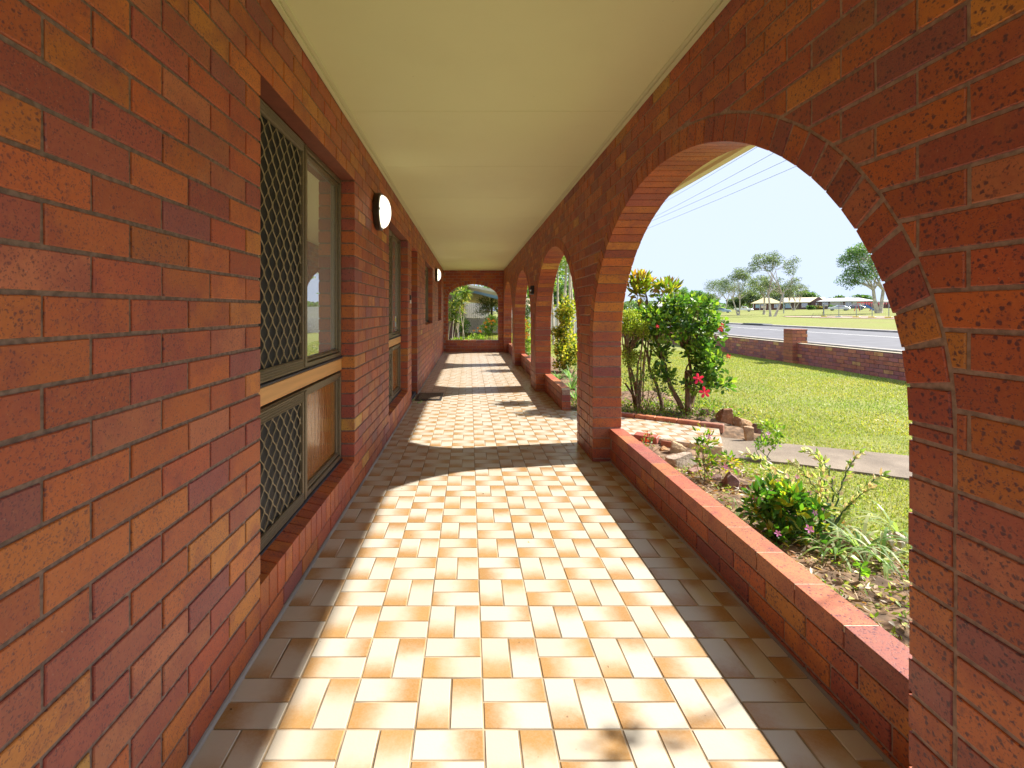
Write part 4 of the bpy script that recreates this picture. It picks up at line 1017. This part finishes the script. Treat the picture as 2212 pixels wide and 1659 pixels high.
b0, H0 = tb(1594, 681, 578)
tree('paperbark_tree', b0, H0, [(.02, 0, .82, .20, .15, .16, 1.2), (.12, 0, .86, .12, .1, .10, .6), (-.28, 0, .62, .16, .15, .16, .6), (.18, .1, .52, .16, .15, .18, .7)], 'slender forked paperbark left of the tallest one', OG, .24, 80, 70, ((0, -.10), (.02, .02)), .16, cr=.085, seed=5)
b0, H0 = tb(1714, 671, 610)
tree('paperbark_tree', b0, H0, [(.05, 0, .78, .45, .25, .2, 1), (-.25, 0, .62, .2, .2, .12, .4)], 'low spreading many stemmed tree in front of the brown brick house', OG+[(.2, .17, .1)], .24, 62, 75, ((0, -.18), (.02, .05), (.02, .22)), .14, cr=.11, seed=6)
b0, H0 = tb(1896, 677, 527)
tree('paperbark_tree', b0, H0, [(-.30, 0, .78, .25, .25, .17, 1.4), (-.12, 0, .9, .25, .25, .12, 1), (-.33, 0, .52, .20, .2, .17, 1), (.2, 0, .7, .3, .25, .28, 1.6), (-.05, 0, .6, .25, .25, .22, 1)], 'big dense green tree beside the right edge of the first arch', BG, .28, 170, 85, ((0, -.08), (.03, .05)), .36, cr=.075, seed=7)
b0, H0 = tb(1560, 674, 598)
tree('paperbark_tree', b0, H0, [(0, 0, .72, .5, .3, .22, 1)], 'hazy olive tree just above the right end of the hibiscus', OG, .26, 75, 75, ((0, -.1), (.05, .1)), .16, cr=.12, seed=8)
b0, H0 = tb(1490, 677, 617)
tree('shade_tree', b0, H0, [(0, 0, .62, .55, .4, .30, 1)], 'round bright green tree above the hibiscus', [(.07, .17, .03), (.11, .24, .04), (.15, .28, .06)], .36, 90, 60, ((0, 0),), .35, 'bark', None, .11, 9)
for k, (px, py, pt, Y, lab) in enumerate(((1742, 665, 628, 190, 'dark rounded tree behind the cream roof'), (1812, 665, 640, 200, 'pointed green tree behind the gap between roofs'), (1860, 665, 636, 205, 'wide dark tree behind the white roof'), (1620, 665, 625, 200, 'olive tree behind the yellow roof'), (1690, 665, 622, 200, 'broad olive tree between yellow and cream roofs'), (1590, 665, 640, 205, 'distant grey green tree left of the yellow roof'), (1530, 665, 632, 205, 'distant grey green tree above the far edge of the road'))):
    bs = at(px, py, Y); bs.z = gz(bs.x); H0 = hgt(bs, pt)
    tree('background_tree', bs, H0, [(0, 0, .6, .62, .4, .36, 1)], lab, BG if k in (0, 1, 2) else OG, .7, 46, 60, ((0, 0),), .3, 'bark', 'trees behind the far houses', .16, 20+k, .25)
# far tree line as one mass
lb = LB(); n = 26000; X = NR.uniform(60, 420, n); Yv = NR.uniform(250, 270, n)+NR.random(n)*8; hh = np.array([3.5+2.6*noise.noise((x*.05, 1, 3))+1.4*noise.noise((x*.21, 4, 3)) for x in X]); Z = 1.6+hh*NR.random(n)**.7
lb.add(np.stack([X, Yv, Z], 1), NR.normal(size=(n, 3)), 1.2, .8, cmix(BG+OG, n, .2)); lb.build('far_woodland', M['leaf'], kind='stuff')

# ------------------------------------------------------------------ far houses
def far_house(name, px0, px1, Y, ybase, yridge, wallm, roofc, label, hip=True, feats=(), eave=2.4, dep=8, rzadj=0):
    cx = (px0+px1)/2; base = at(cx, ybase, Y); base.z = gz(base.x); w = (px1-px0)/F*Y; th = -math.atan2(base.x, base.y)+rzadj; w *= math.cos(math.atan2(base.x, base.y)); ridge = hgt(base, yridge)
    e_ = empty(name, base, th, label=label, cat='house'); b = MB(); b.box(-w/2+.5, w/2-.5, 0, dep, -1, eave); b.build('wall', wallm, e_)
    b = MB(); o_ = .5; y0, y1 = -o_, dep+o_; zb = eave-.05
    if hip:
        rl = w/2-min(dep, w)/2*.95; v_ = [(-w/2, y0, zb), (w/2, y0, zb), (w/2, y1, zb), (-w/2, y1, zb), (-rl, dep/2, ridge), (rl, dep/2, ridge)]
        b.add(v_, [(0, 1, 5, 4), (2, 3, 4, 5), (1, 2, 5), (3, 0, 4), (0, 3, 2, 1)])
    else:
        v_ = [(-w/2, y0, zb), (w*.2, y0-1, zb), (w*.2, y1, zb), (-w/2, y1, zb), (-w/2, dep/2, ridge-.1), (w*.2, dep/2, ridge-.1), (w*.5, y0, zb), (w*.5, y1, zb)]
        b.add([(-w/2, y0, zb), (w/2, y0, zb), (w/2, y1, zb), (-w/2, y1, zb), (-w/2, dep/2, ridge), (w/2, dep/2, ridge)], [(0, 1, 5, 4), (2, 3, 4, 5), (0, 3, 2, 1), (0, 4, 3), (1, 2, 5)])
        g_ = MB(); gx0, gx1 = w*.16, w*.5; g_.add([(gx0, y0-.6, zb), (gx1, y0-.6, zb), ((gx0+gx1)/2+w*.02, y0-.6, ridge-.1), (gx0, dep/2, zb), (gx1, dep/2, zb), ((gx0+gx1)/2+w*.02, dep/2, ridge-.1)], [(0, 1, 2), (3, 5, 4), (0, 3, 4, 1)]); g_.box(gx0+.2, gx1-.2, y0-.55, 0, -1, zb); g_.build('gable', wallm, e_)
        b.add([(gx0-.2, y0-.8, zb-.05), ((gx0+gx1)/2+w*.02, y0-.8, ridge+.08), ((gx0+gx1)/2+w*.02, dep/2, ridge+.08), (gx0-.2, dep/2, zb-.05), (gx1+.2, y0-.8, zb-.05), (gx1+.2, dep/2, zb-.05)], [(0, 1, 2, 3), (1, 4, 5, 2)])
    rf = b.build('roof', flat('roof paint', roofc, .6, var=.05), e_)
    f_ = MB(); f_.box(-w/2-.02, w/2+.02, y0-.12, y0+.0, zb-.14, zb+.06); f_.build('fascia', M['white'] if roofc[2] > .5 else M['gutter'], rf)
    for (k, u, ww, z0, z1) in feats:
        x = -w/2+u*w; b = MB(); yy = -.02 if not (not hip and u > .68) else y0-.58
        if k == 'w':
            frame = MB(); frame.box(x, x+ww, yy-.06, yy, z0, z1); fo = frame.build('window', M['white'], e_); b.box(x+.08, x+ww-.08, yy-.08, yy-.05, z0+.08, z1-.08); b.box(x+ww/2-.04, x+ww/2+.04, yy-.1, yy-.05, z0+.08, z1-.08, mi=1); b.build('pane', [M['glass'], M['white']], fo)
        if k == 'd': b.box(x, x+ww, yy-.07, yy, z0, z1); b.build('door', M['bronze'], e_)
        if k == 'c': b.box(x, x+ww, yy-.07, yy, z0, z1); b.build('curtained_window', flat('blue curtain glass', (.35, .48, .58), .3), e_)
        if k == 'p': b.box(x, x+.14, y0-.05, y0+.12, -1, zb); b.build('post', M['white'], e_)
        if k == 'g': b.box(x, x+ww, yy-.07, yy, z0, z1); b.build('garage_door', flat('garage door', (.6, .56, .5), .5), e_)
    return e_
far_house('bungalow', 1621, 1692, 170, 667, 643, M['house_brick'], (.62, .50, .26), 'dark brick bungalow with mustard yellow roof behind the tallest paperbark', True, [('p', .08, 0, 0, 0), ('p', .28, 0, 0, 0), ('w', .32, 1.6, .7, 2.0), ('d', .55, .9, 0, 2.05), ('w', .72, 1.6, .7, 2.0), ('c', .15, 1.2, .7, 2.0)])
far_house('bungalow', 1690, 1782, 165, 667, 642, M['brown_brick'], (.66, .55, .38), 'brown brick bungalow with cream roof and side gable', False, [('c', .06, 1.6, .4, 2.1), ('d', .30, 1.0, 0, 2.05), ('w', .45, 1.7, .6, 2.1), ('w', .78, 1.5, .8, 2.0)])
far_house('bungalow', 1762, 1890, 150, 668, 643, M['brown_brick'], (.80, .80, .80), 'long bungalow with white hip roof behind the wire fence', True, [('w', .10, 1.5, .8, 2.0), ('g', .24, 2.6, 0, 2.2), ('p', .44, 0, 0, 0), ('w', .50, 1.5, .7, 2.0), ('g', .62, 2.8, 0, 2.2), ('p', .85, 0, 0, 0)])
far_house('bungalow', 1405, 1462, 150, 668, 648, M['brown_brick'], (.80, .80, .80), 'white roofed house showing just above the hibiscus', True, [('w', .3, 1.5, .7, 2.0)])
far_house('bungalow', 1890, 1990, 160, 668, 646, M['house_brick'], (.75, .72, .66), 'house partly hidden by the right edge of the first arch', True, [('w', .3, 1.5, .7, 2.0), ('w', .6, 1.5, .7, 2.0)])
for k, (px, lab) in enumerate(((1752, 'clipped green hedge left half before the brown brick bungalow'), (1769, 'clipped hedge right half with brownish leaves before the brown brick bungalow'), (1798, 'small clipped hedge beside the cream garden block'))):
    bs = at(px, 670, 150); bs.z = gz(bs.x); shrub('hedge', bs, [((bs.x, bs.y, bs.z+.6), (1.1, .5, .5), 12)], BG if k != 1 else [(.25, .17, .09), (.12, .16, .05)], 500, .35, .25, lab, 'hedge', 4, rr=.45, sr=.04)

# ------------------------------------------------------------------ vehicles
def car(pos, rz, colr, label, kind='sedan', cat='car'):
    L, W = 4.6, 1.8; e_ = empty('parked_car' if kind == 'sedan' else 'parked_ute', pos, rz, label=label, cat=cat); pm = flat('car paint', colr, .25, metal=.3, var=.03, bump=0)
    if kind == 'sedan':
        low = [(-2.3, .35), (-2.28, .75), (-2.0, .92), (-1.2, 1.0), (1.0, 1.0), (1.9, .90), (2.25, .72), (2.3, .35)]; cab = [(-1.75, .95), (-1.0, 1.40), (.15, 1.43), (1.15, .97)]
    else:
        low = [(-2.5, .5), (-2.5, 1.05), (-.6, 1.05), (.9, 1.10), (2.2, 1.0), (2.4, .8), (2.4, .45)]; cab = [(-.6, 1.05), (-.5, 1.65), (.6, 1.68), (1.3, 1.08)]
    def body(mb, prof, ws):
        n = len(prof); stns = [(-1, .90), (-.88, 1), (.88, 1), (1, .90)]
        vs = [(x*(1 if abs(s) < .95 else .985), s*ws*W/2, .3+(z-.3)*k) for (s, k) in stns for (x, z) in prof]
        fs = [tuple(range(n)), tuple(3*n+i for i in range(n))[::-1]]+[(r*n+i, r*n+(i+1) % n, (r+1)*n+(i+1) % n, (r+1)*n+i) for r in range(3) for i in range(n)]
        mb.add(vs, fs)
    b = MB(); body(b, low, 1.0); bo = b.build('body', pm, e_)
    b = MB(); body(b, cab, .84); rfm = b.build('cabin', pm, e_)
    b = MB(); c2 = [(x*.93+(-.02), z*.97+.005) for x, z in cab]; n = len(c2)
    for s in (-1, 1):
        y = s*W/2*.845; q = [(x, y, z) for x, z in [(cab[0][0]+.35, 1.02), (cab[1][0]+.08, cab[1][1]-.09), (cab[2][0]-.05, cab[2][1]-.09), (cab[3][0]-.3, 1.02)]]; q2 = [(x, y*1.005, z) for x, y, z in q]; b.add(q+q2, [(0, 1, 2, 3), (4, 7, 6, 5), (0, 4, 5, 1), (1, 5, 6, 2), (2, 6, 7, 3), (3, 7, 4, 0)])
    for (p0, p1, s) in ((cab[0], cab[1], -1), (cab[3], cab[2], 1)):
        a0 = Vector((p0[0]+s*.02, 0, p0[1]+.05)); a1 = Vector((p1[0]+s*.03, 0, p1[1]-.05)); b.add([(a0.x, -.62, a0.z), (a0.x, .62, a0.z), (a1.x, .56, a1.z), (a1.x, -.56, a1.z)], [(0, 1, 2, 3)])
    b.build('window', M['glass'], e_)
    for wx in (-1.4, 1.4):
        for s in (-1, 1):
            wh = MB(); wh.lathe([(0, -.1), (.28, -.11), (.33, -.08), (.33, .08), (.28, .11), (0, .1)], (wx, s*(W/2-.12), .33), (0, 1, 0), 20); w_ = wh.build('wheel', M['black'], e_)
            wh = MB(); wh.lathe([(0, .0), (.19, .0), (.2, .02)], (wx, s*(W/2-.0), .33), (0, s, 0), 14); wh.build('rim', M['steel'], w_)
    for s in (-1, 1):
        b = MB(); b.bbox(2.14, 2.26, s*.68-.18, s*.68+.18, .66, .78, .03); b.build('headlight', M['white'], e_)
        b = MB(); b.bbox(-2.31, -2.22, s*.68-.16, s*.68+.16, .70, .84, .02); b.build('tail_light', flat('red lens', (.4, .02, .02), .3, bump=0), e_)
    return e_
def car_at(px, py, rzv, *a, **k):
    b_ = hit(px, py); car(b_, rzv, *a, **k)
bs = at(1812, 671, 128); bs.z = gz(bs.x); car(bs, rad(150), (.62, .63, .66), 'silver sedan parked behind the wire fence')
bs = at(1606, 667, 150); bs.z = gz(bs.x); car(bs, rad(-30), (.8, .8, .78), 'white utility truck parked at the far edge of the park', 'ute', 'truck')
bs = at(1560, 668, 140); bs.z = gz(bs.x); car(bs, rad(-30), (.35, .45, .58), 'pale blue car glimpsed above the right end of the hibiscus')
bs = at(1845, 671, 132); bs.z = gz(bs.x); car(bs, rad(150), (.10, .12, .15), 'dark car parked behind the silver sedan')

# ------------------------------------------------------------------ temporary fence and feet, inlet, pole
wire = flat('galvanised wire', (.24, .26, .28), .5, metal=.3, bump=0); yel = flat('yellow plastic foot', (.75, .55, .03), .5, bump=0); gry = flat('grey plastic foot', (.55, .55, .5), .6, bump=0)
fpts = [(1778, 676, None), (1780, 685.5, None), (1812, 686.2, None), (1850, 686.8, None), (1884, 687.2, None), (1920, 687.8, None), (1960, 688.5, None)]
FP = [hit(px, py) for px, py, _ in fpts]
plab = ['first wire fence panel, running away from the road at the left corner', 'second wire fence panel, front left corner', 'third wire fence panel, before the silver sedan', 'fourth wire fence panel, right of the silver sedan', 'fifth wire fence panel, by the big tree trunk', 'sixth wire fence panel, half hidden by the arch']
for k in range(len(FP)-1):
    a, b_ = FP[k], FP[k+1]; d_ = b_-a; L = math.hypot(d_.x, d_.y); rz = math.atan2(d_.y, d_.x); e_ = empty('fence_panel', a, rz, label=plab[k], cat='fence', group='temporary wire fence panels'); hh = 2.1
    sl_ = d_.z/L; b = MB(); zz = lambda x: x*sl_
    b.tube([(0.05, 0, .05), (.05, 0, hh)], .022, 6); b.tube([(L-.05, 0, zz(L)+.05), (L-.05, 0, zz(L)+hh)], .022, 6); b.tube([(.05, 0, hh), (L-.05, 0, hh+zz(L))], .03, 6); b.tube([(.05, 0, .15), (L-.05, 0, .15+zz(L))], .03, 6)
    nn = max(1, int(L/2.4))
    for q in range(1, nn): b.tube([(L*q/nn, 0, zz(L*q/nn)+.05), (L*q/nn, 0, zz(L*q/nn)+hh)], .03, 6)
    b.build('frame', wire, e_); b = MB()
    for q in range(int(L/.3)): b.tube([(q*.3, 0, zz(q*.3)+.15), (q*.3, 0, zz(q*.3)+hh)], .004, 3, cap=False)
    for q in range(7): b.tube([(.05, 0, .15+q*.3), (L-.05, 0, .15+q*.3+zz(L))], .004, 3, cap=False)
    b.build('mesh', wire, e_); b = MB(); b.bbox(-.55, .55, -.16, .16, .0, .24, .05); b.build('foot', yel if k != 2 else gry, e_)
inl = empty('storm_drain', (27.0, 46.5, -.08), label='dark kerb inlet of a storm drain on the far side of the road', cat='drain')
b = MB(); b.prism([(-2.1, 0), (2.1, 0), (1.5, .17), (-1.5, .17)], -.45, .45, lambda s, z, d_: (d_, s, z), back=True); b.build('lintel', flat('dark wet concrete', (.07, .075, .09), .5), inl)
b = MB(); b.box(-.47, -.44, -1.3, 1.3, .02, .10); b.build('opening', M['black'], inl)
ps = hit(1693, 677); pl = empty('light_pole', ps, label='thin grey pole standing before the brown brick bungalow', cat='pole'); b = MB(); b.tube([(0, 0, 0), (0, 0, 4.3)], [.11, .08], 8); b.build('post', M['steel'], pl); b = MB(); b.bbox(-.3, .1, -.1, .1, 4.3, 4.42, .03); b.build('head', M['steel'], pl)
# churned soil strip and red play frame
b = MB(); q = [hit(px, py) for px, py in ((1690, 683.5), (1780, 683), (1920, 683.5), (1960, 690), (1920, 689.5), (1800, 687.5), (1700, 685.2))]; q = [Vector((p_.x, p_.y, p_.z+.06)) for p_ in q]; n = len(q); b.add(q, [tuple(range(n))]); tag(b.build('bare_soil', flat('pinkish bare soil', (.36, .26, .19), .95, var=.4, scale=.6)), kind='structure')
ps = hit(1868, 672); pf = empty('play_frame', ps, rad(-35), label='red and blue play frame beside the silver sedan', cat='play equipment'); b = MB()
for x in (-1.4, 1.4):
    b.tube([(x-.5, 0, 0), (x, 0, 2.0), (x+.5, 0, 0)], .09, 6)
b.tube([(-1.4, 0, 2.0), (1.4, 0, 2.0)], .09, 6); b.build('frame', flat('red paint', (.65, .05, .05), .4, bump=0), pf); b = MB(); b.prism([(-.4, 1.5), (.4, 1.5), (2.2, .1), (1.5, .1)], -.3, .3, lambda s, z, d_: (s, d_, z), back=True); b.build('slide', flat('blue plastic', (.05, .15, .45), .4, bump=0), pf)
ps = hit(1895, 671); fg = empty('bunting', ps+Vector((0, 0, 0)), rad(-35), label='pink and red bunting strung behind the wire fence near the big tree', cat='bunting'); b = MB()
for k in range(14): x = -3+k*.45; b.add([(x, 0, 1.9), (x+.3, 0, 1.9), (x+.15, .02, 1.35+R.uniform(-.2, .2)), (x+.15, -.02, 1.4)], [(0, 1, 2), (0, 3, 1)], (.75, .12, .25, 1))
b.build('pennants', M['petal'], fg); b = MB(); b.tube([(-3.1, 0, 0), (-3.1, 0, 2), (3.4, 0, 1.95), (3.4, 0, 0)], .03, 5); b.build('rope', M['white'], fg)

# ------------------------------------------------------------------ power lines
M['wire_grey'] = flat('weathered cable', (.12, .15, .18), .6, bump=0)
wl_ = [((1621, 325), (1446, 428)), ((1655, 338), (1442, 452)), ((1687, 350), (1420, 470)), ((1708, 363), (1412, 486))]
lab = ['uppermost thin power line crossing the sky in the first arch', 'second power line from the top in the first arch', 'third power line from the top in the first arch', 'lowest power line in the first arch']
for k, ((x0, y0), (x1, y1)) in enumerate(wl_):
    p0 = at(x0, y0, 17.5); p1 = at(x1, y1, 29.0); d_ = p1-p0; a, c = p0-d_*1.2, p1+d_*1.6
    wm = M['wire_grey']; pts = [a.lerp(c, t/12)+Vector((0, 0, -.35*4*(t/12)*(1-t/12)+.28)) for t in range(13)]; b = MB(); b.tube(pts, .0075, 4); tag(b.build('power_line', wm), lab[k], 'power line', 'power lines over the street')

# ------------------------------------------------------------------ side garden beyond the end arch
# neighbour's carport and brick wall
cpz = 2.42; np_ = empty('neighbour_patio', (1.5, 25, -.1), label='open patio roof with pale blue fascia behind the end arch', cat='patio')
def lp(mb, nm, m, par, org): 
    o = mb.build(nm, m); o.parent = par; o.matrix_parent_inverse = Matrix.Translation(-Vector(org)); return o
O_ = (1.5, 25, -.1)
b = MB(); A1, A2 = at(1003, 623, 27), at(1078, 640, 22.5); B1, B2 = Vector((A1.x-.5, 34, A1.z+.1)), Vector((A2.x+3, 31, A2.z-.1))
b.add([A1+Vector((0, 0, .10)), A2+Vector((0, 0, .10)), B2+Vector((0, 0, .10)), B1+Vector((0, 0, .10)), A1, A2, B2-Vector((0, 0, .55)), B1-Vector((0, 0, .65))], [(0, 1, 2, 3), (4, 7, 6, 5), (1, 5, 6, 2), (0, 3, 7, 4)]); lp(b, 'roof', flat('cream patio sheet', (.5, .38, .26), .7), np_, O_)
b = MB(); b.add([A1+Vector((0, -.02, -.16)), A2+Vector((0, -.02, -.10)), A2+Vector((0, -.02, .0)), A1+Vector((0, -.02, .0)), A1+Vector((0, .03, -.10)), A2+Vector((0, .03, -.16)), A2+Vector((0, .03, .0)), A1+Vector((0, .03, .0))], [(0, 1, 2, 3), (4, 7, 6, 5), (0, 4, 5, 1), (3, 2, 6, 7)]); lp(b, 'fascia', flat('pale blue fascia paint', (.14, .27, .34), .5), np_, O_)
b = MB(); b.add([A1+Vector((0, -.03, .0)), A2+Vector((0, -.03, .0)), A2+Vector((0, -.03, .14)), A1+Vector((0, -.03, .14)), A1+Vector((0, .3, .05)), A2+Vector((0, .3, .05)), A2+Vector((0, .3, .28)), A1+Vector((0, .3, .28))], [(0, 1, 2, 3), (4, 7, 6, 5), (0, 4, 5, 1), (3, 2, 6, 7)]); lp(b, 'gutter', flat('yellow cream gutter', (.42, .36, .17), .5), np_, O_)
b = MB(); q = at(1062, 712, 28.5); b.box(q.x-.06, q.x+.06, 28.4, 28.6, -.1, 2.1); lp(b, 'post', M['black'], np_, O_)
nh = empty('neighbour_house', (-1.1, 27, -.1), label='red brick neighbouring house at the left of the end arch', cat='house')
b = MB(); b.box(-9, -.62, 24.0, 34, -.2, 2.6); lp(b, 'wall', M['house_brick'], nh, (-1.1, 27, -.1)); b = MB(); b.prism([(-9.5, 2.55), (-.1, 2.55), (-4.5, 3.9)], 23.5, 35, lambda s, z, d_: (s, d_, z), back=True); lp(b, 'roof', M['roof'], nh, (-1.1, 27, -.1))
b = MB(); b.box(-.62, -.5, 25, 25.1, -.1, 2.5); lp(b, 'downpipe', M['white'], nh, (-1.1, 27, -.1))
nr = empty('garden_shed', (.2, 40, -.1), label='small shed with pale green roof behind the tall timber fence', cat='shed'); b = MB(); b.box(-1.5, 1.3, 0, 3, 0, 2.0); b.build('wall', M['brown_brick'], nr); b = MB(); b.prism([(-1.8, 1.95), (1.6, 1.95), (1.6, 2.10), (-.2, 2.5), (-1.8, 2.3)], -.4, 3.4, lambda s, z, d_: (s, d_, z), back=True); b.build('roof', flat('pale green roof', (.40, .50, .38), .6), nr)
def pal_fence(name, x0, x1, y, h, label, w=.11, tilt=0):
    e_ = empty(name, (x0, y, -.1), label=label, cat='fence'); x = 0; L = x1-x0; b = MB()
    while x < L: hh = h+R.uniform(-.012, .012); b.box(x, x+w-.012, 0, .018, .03, hh, (1, 1, 1, 1)); x += w
    b.build('palings', M['timber'], e_); b = MB(); b.box(0, L, .02, .07, .25, .33); b.box(0, L, .02, .07, h-.3, h-.22); b.build('rail', M['timber'], e_)
    for k in range(int(L/2.4)+1):
        b = MB(); b.box(k*2.4, k*2.4+.09, .02, .11, 0, h+.02); b.build('post', M['timber'], e_)
q0, q1 = at(1005, 0, 36), at(1070, 0, 36); pal_fence('tall_timber_fence', q0.x, q0.x+1.75, 36, 1.92, 'tall grey timber fence panel behind the lower paling fence', .15)
pal_fence('paling_fence', -.7, 9.0, 30.5, .93, 'low grey weathered paling fence across the side garden')
# long leaved tree at the left of the end arch
dr = empty('dracaena', (-.45, 18.2, -.1), label='clump of thin pale stems topped with long drooping yellow green leaves', cat='plant'); b = MB(); lb = LB()
heads = [(975, 655), (985, 640), (996, 628), (1006, 630), (990, 655), (978, 675), (1000, 645), (992, 668), (982, 690)]
for k, (px, py) in enumerate(heads):
    hd = at(px, py, 18+R.uniform(-.5, .7))-Vector((-.45, 18.2, -.1)); bx = Vector((-.38+.18*(k % 5)+R.uniform(-.05, .05), R.uniform(-.2, .2), 0)); b.tube(bez(bx, bx.lerp(hd, .5)+Vector((R.uniform(-.05, .05), 0, .1)), hd, 7), .013, 6)
    n = 46; D = NR.normal(size=(n, 3)); D[:, 2] = D[:, 2]*.8-.1; lb.add(np.tile(np.array(hd), (n, 1))+NR.normal(size=(n, 3))*.04, D, NR.uniform(.22, .42, n), .045, cmix([(.07, .14, .03), (.11, .19, .04), (.18, .26, .05), (.44, .40, .10)], n, .2), .1, .35)
b.build('stem', M['bark_pale'], dr); lb.build('foliage', M['leaf'], dr)
OF = (.75, .22, .02)
def ofl(px0, px1, py0, py1, Y, n, r=.03): return [(at(R.uniform(px0, px1), R.uniform(py0, py1), Y+R.uniform(-.3, 0)), r, OF, (-.2, -1, .4)) for _ in range(n)]
def sh(name, px, pyb, Y, crown, cols, nl, L, W, lab, **k):
    bs = at(px, pyb, Y); bs.z = -.1; cr = []
    for (cx, cy, rx, rz, nc) in crown:
        c = at(cx, cy, Y); cr.append((tuple(c), (rx, .25, rz), nc))
    return shrub(name, bs, cr, cols, nl, L, W, lab, 'shrub', **k)
FG = [(.16, .28, .03), (.26, .38, .05), (.36, .42, .06), (.10, .2, .03)]
sh('orange_flower_shrub', 1062, 735, 20, [(1062, 698, .28, .3, 16), (1050, 712, .25, .18, 8)], FG, 1200, .07, .04, 'bushy shrub with orange flowers at the right of the end arch', rr=.14, fl=ofl(1046, 1072, 688, 708, 19.6, 13, .045))
sh('orange_flower_shrub', 1030, 738, 18.5, [(1030, 729, .40, .07, 10)], FG, 380, .07, .03, 'low feathery shrub with orange flowers at the sill of the end arch', rr=.13, fl=ofl(1020, 1040, 708, 718, 18.2, 5, .04))
sh('green_shrub', 998, 722, 24, [(997, 700, .35, .45, 18)], BG+FG, 900, .09, .05, 'rounded leafy shrub in front of the left end of the paling fence', rr=.18)
sh('olive_tree', 1052, 712, 27, [(1050, 665, .75, .55, 30), (1060, 650, .5, .4, 12)], [(.10, .15, .09), (.15, .20, .12), (.2, .25, .15)], 2200, .11, .03, 'airy grey green tree in front of the patio post', rr=.3, sr=.02)
sh('green_shrub', 1008, 738, 17.5, [(1000, 733, .35, .06, 8)], FG, 300, .06, .03, 'low yellow green plants at the left sill of the end arch', rr=.12)
sh('orange_flower_shrub', 1138, 770, 14.5, [(1137, 715, .22, .35, 14), (1140, 750, .2, .3, 10)], FG, 1100, .06, .035, 'orange flowering shrub seen through the narrow third arch', rr=.12, fl=ofl(1130, 1142, 690, 730, 14.2, 14, .04))
sh('green_shrub', 1136, 700, 22, [(1137, 668, .4, .5, 16)], BG, 900, .09, .05, 'dark green shrub behind the orange flowers in the third arch', rr=.18)
# backdrop tree behind the patio roof
bs = at(1035, 0, 60); bs.z = -.1; tree('background_tree', bs, hgt(bs, 612), [(0, 0, .62, .5, .4, .3, 1)], 'dark tree topping the patio roof in the end arch', BG, .35, 60, 50, ((0, 0),), .25, 'bark', None, .1, 41)
bs = at(1100, 0, 62); bs.z = -.1; tree('background_tree', bs, hgt(bs, 590), [(0, 0, .55, .6, .4, .4, 1)], 'broad green tree behind the palms', BG+FG, .4, 70, 50, ((0, 0),), .25, 'bark', None, .12, 42)
bs = at(1215, 0, 45); bs.z = -.1; tree('background_tree', bs, hgt(bs, 570), [(0, 0, .5, .5, .4, .42, 1)], 'dense green tree filling the gap behind the palm trunks', BG+FG, .35, 90, 60, ((0, 0),), .25, 'bark', None, .12, 43)
# palms behind the second and third arch
def palm(px, Y, yt, lab, k):
    bs = at(px, 0, Y); bs.z = -.1; H = hgt(bs, yt); rr = random.Random(60+k); e_ = empty('palm_tree', bs, label=lab, cat='palm', group='slender palms in the side garden'); b = MB(); tp = Vector((rr.uniform(-.25, .25), rr.uniform(-.2, .2), H)); pts = bez((0, 0, -.1), (tp.x*.2, 0, H*.5), tp, 10)
    b.tube(pts, [.055-.002*i for i in range(10)], 8); b.build('trunk', M['bark_pale'], e_); b = MB(); b.tube([tp-Vector((0, 0, .05)), tp+Vector((0, 0, .5))], [.06, .035], 8); b.build('crown_shaft', flat('palm crown shaft', (.30, .36, .16), .5), e_)
    lb = LB()
    for q in range(9):
        a = q*2*math.pi/9+rr.uniform(-.3, .3); l = rr.uniform(1.1, 1.6); d_ = Vector((math.cos(a), math.sin(a), 0)); up = rr.uniform(.5, 1.1)
        fp = [tp+Vector((0, 0, .45))+d_*l*t+Vector((0, 0, l*(up*t-1.15*t*t))) for t in [i/15 for i in range(16)]]
        for i, p_ in enumerate(fp[1:]):
            s_ = Vector((-d_.y, d_.x, 0)); dr_ = (fp[i+1]-fp[i]).normalized()
            P = np.array([p_]*4); D = np.array([s_*1+dr_*.7+Vector((0, 0, -.35)), -s_+dr_*.7+Vector((0, 0, -.35)), s_+dr_*.5+Vector((0, 0, .1)), -s_+dr_*.5+Vector((0, 0, .1))]); lb.add(P, D, .38*(1-abs(i/15-.4)*.9), .04, cmix([(.12, .22, .04), (.2, .3, .05), (.36, .38, .1)], 4, .15), .05, .3)
    lb.build('fronds', M['leaf'], e_)
for k, (px, Y, yt, lab) in enumerate(((1196, 20, 590, 'palm nearest the second pillar'), (1205, 21.5, 575, 'second palm from the second pillar'), (1214, 20.5, 560, 'middle palm of the clump behind the second arch'), (1222, 22, 575, 'fourth palm of the clump, thicker crown'), (1231, 20.8, 585, 'palm closest to the first pillar'), (1136, 24, 620, 'palm seen through the third arch, left one'), (1142, 25, 605, 'palm seen through the third arch, right one'), (1240, 23, 565, 'palm half hidden by the first pillar'))): palm(px, Y, yt, lab, k)
pal_fence('paling_fence', 3.2, 12, 40, 1.7, 'grey paling fence far behind the variegated shrub')

shrub('yellow_leaved_shrub', (2.62, 2.55, -.08), [((2.665, 2.93, .80), (.03, .03, .04), 1), ((2.52, 1.80, 1.90), (.07, .07, .06), 3), ((2.85, 2.2, 1.2), (.12, .2, .2), 5)], [(.5, .5, .05), (.25, .34, .04)], 50, .09, .035, 'shrub whose yellow tipped leaves just peep past the big right pier', 'shrub', 4, rr=.08, sr=.008)
print('objects', len(bpy.data.objects))
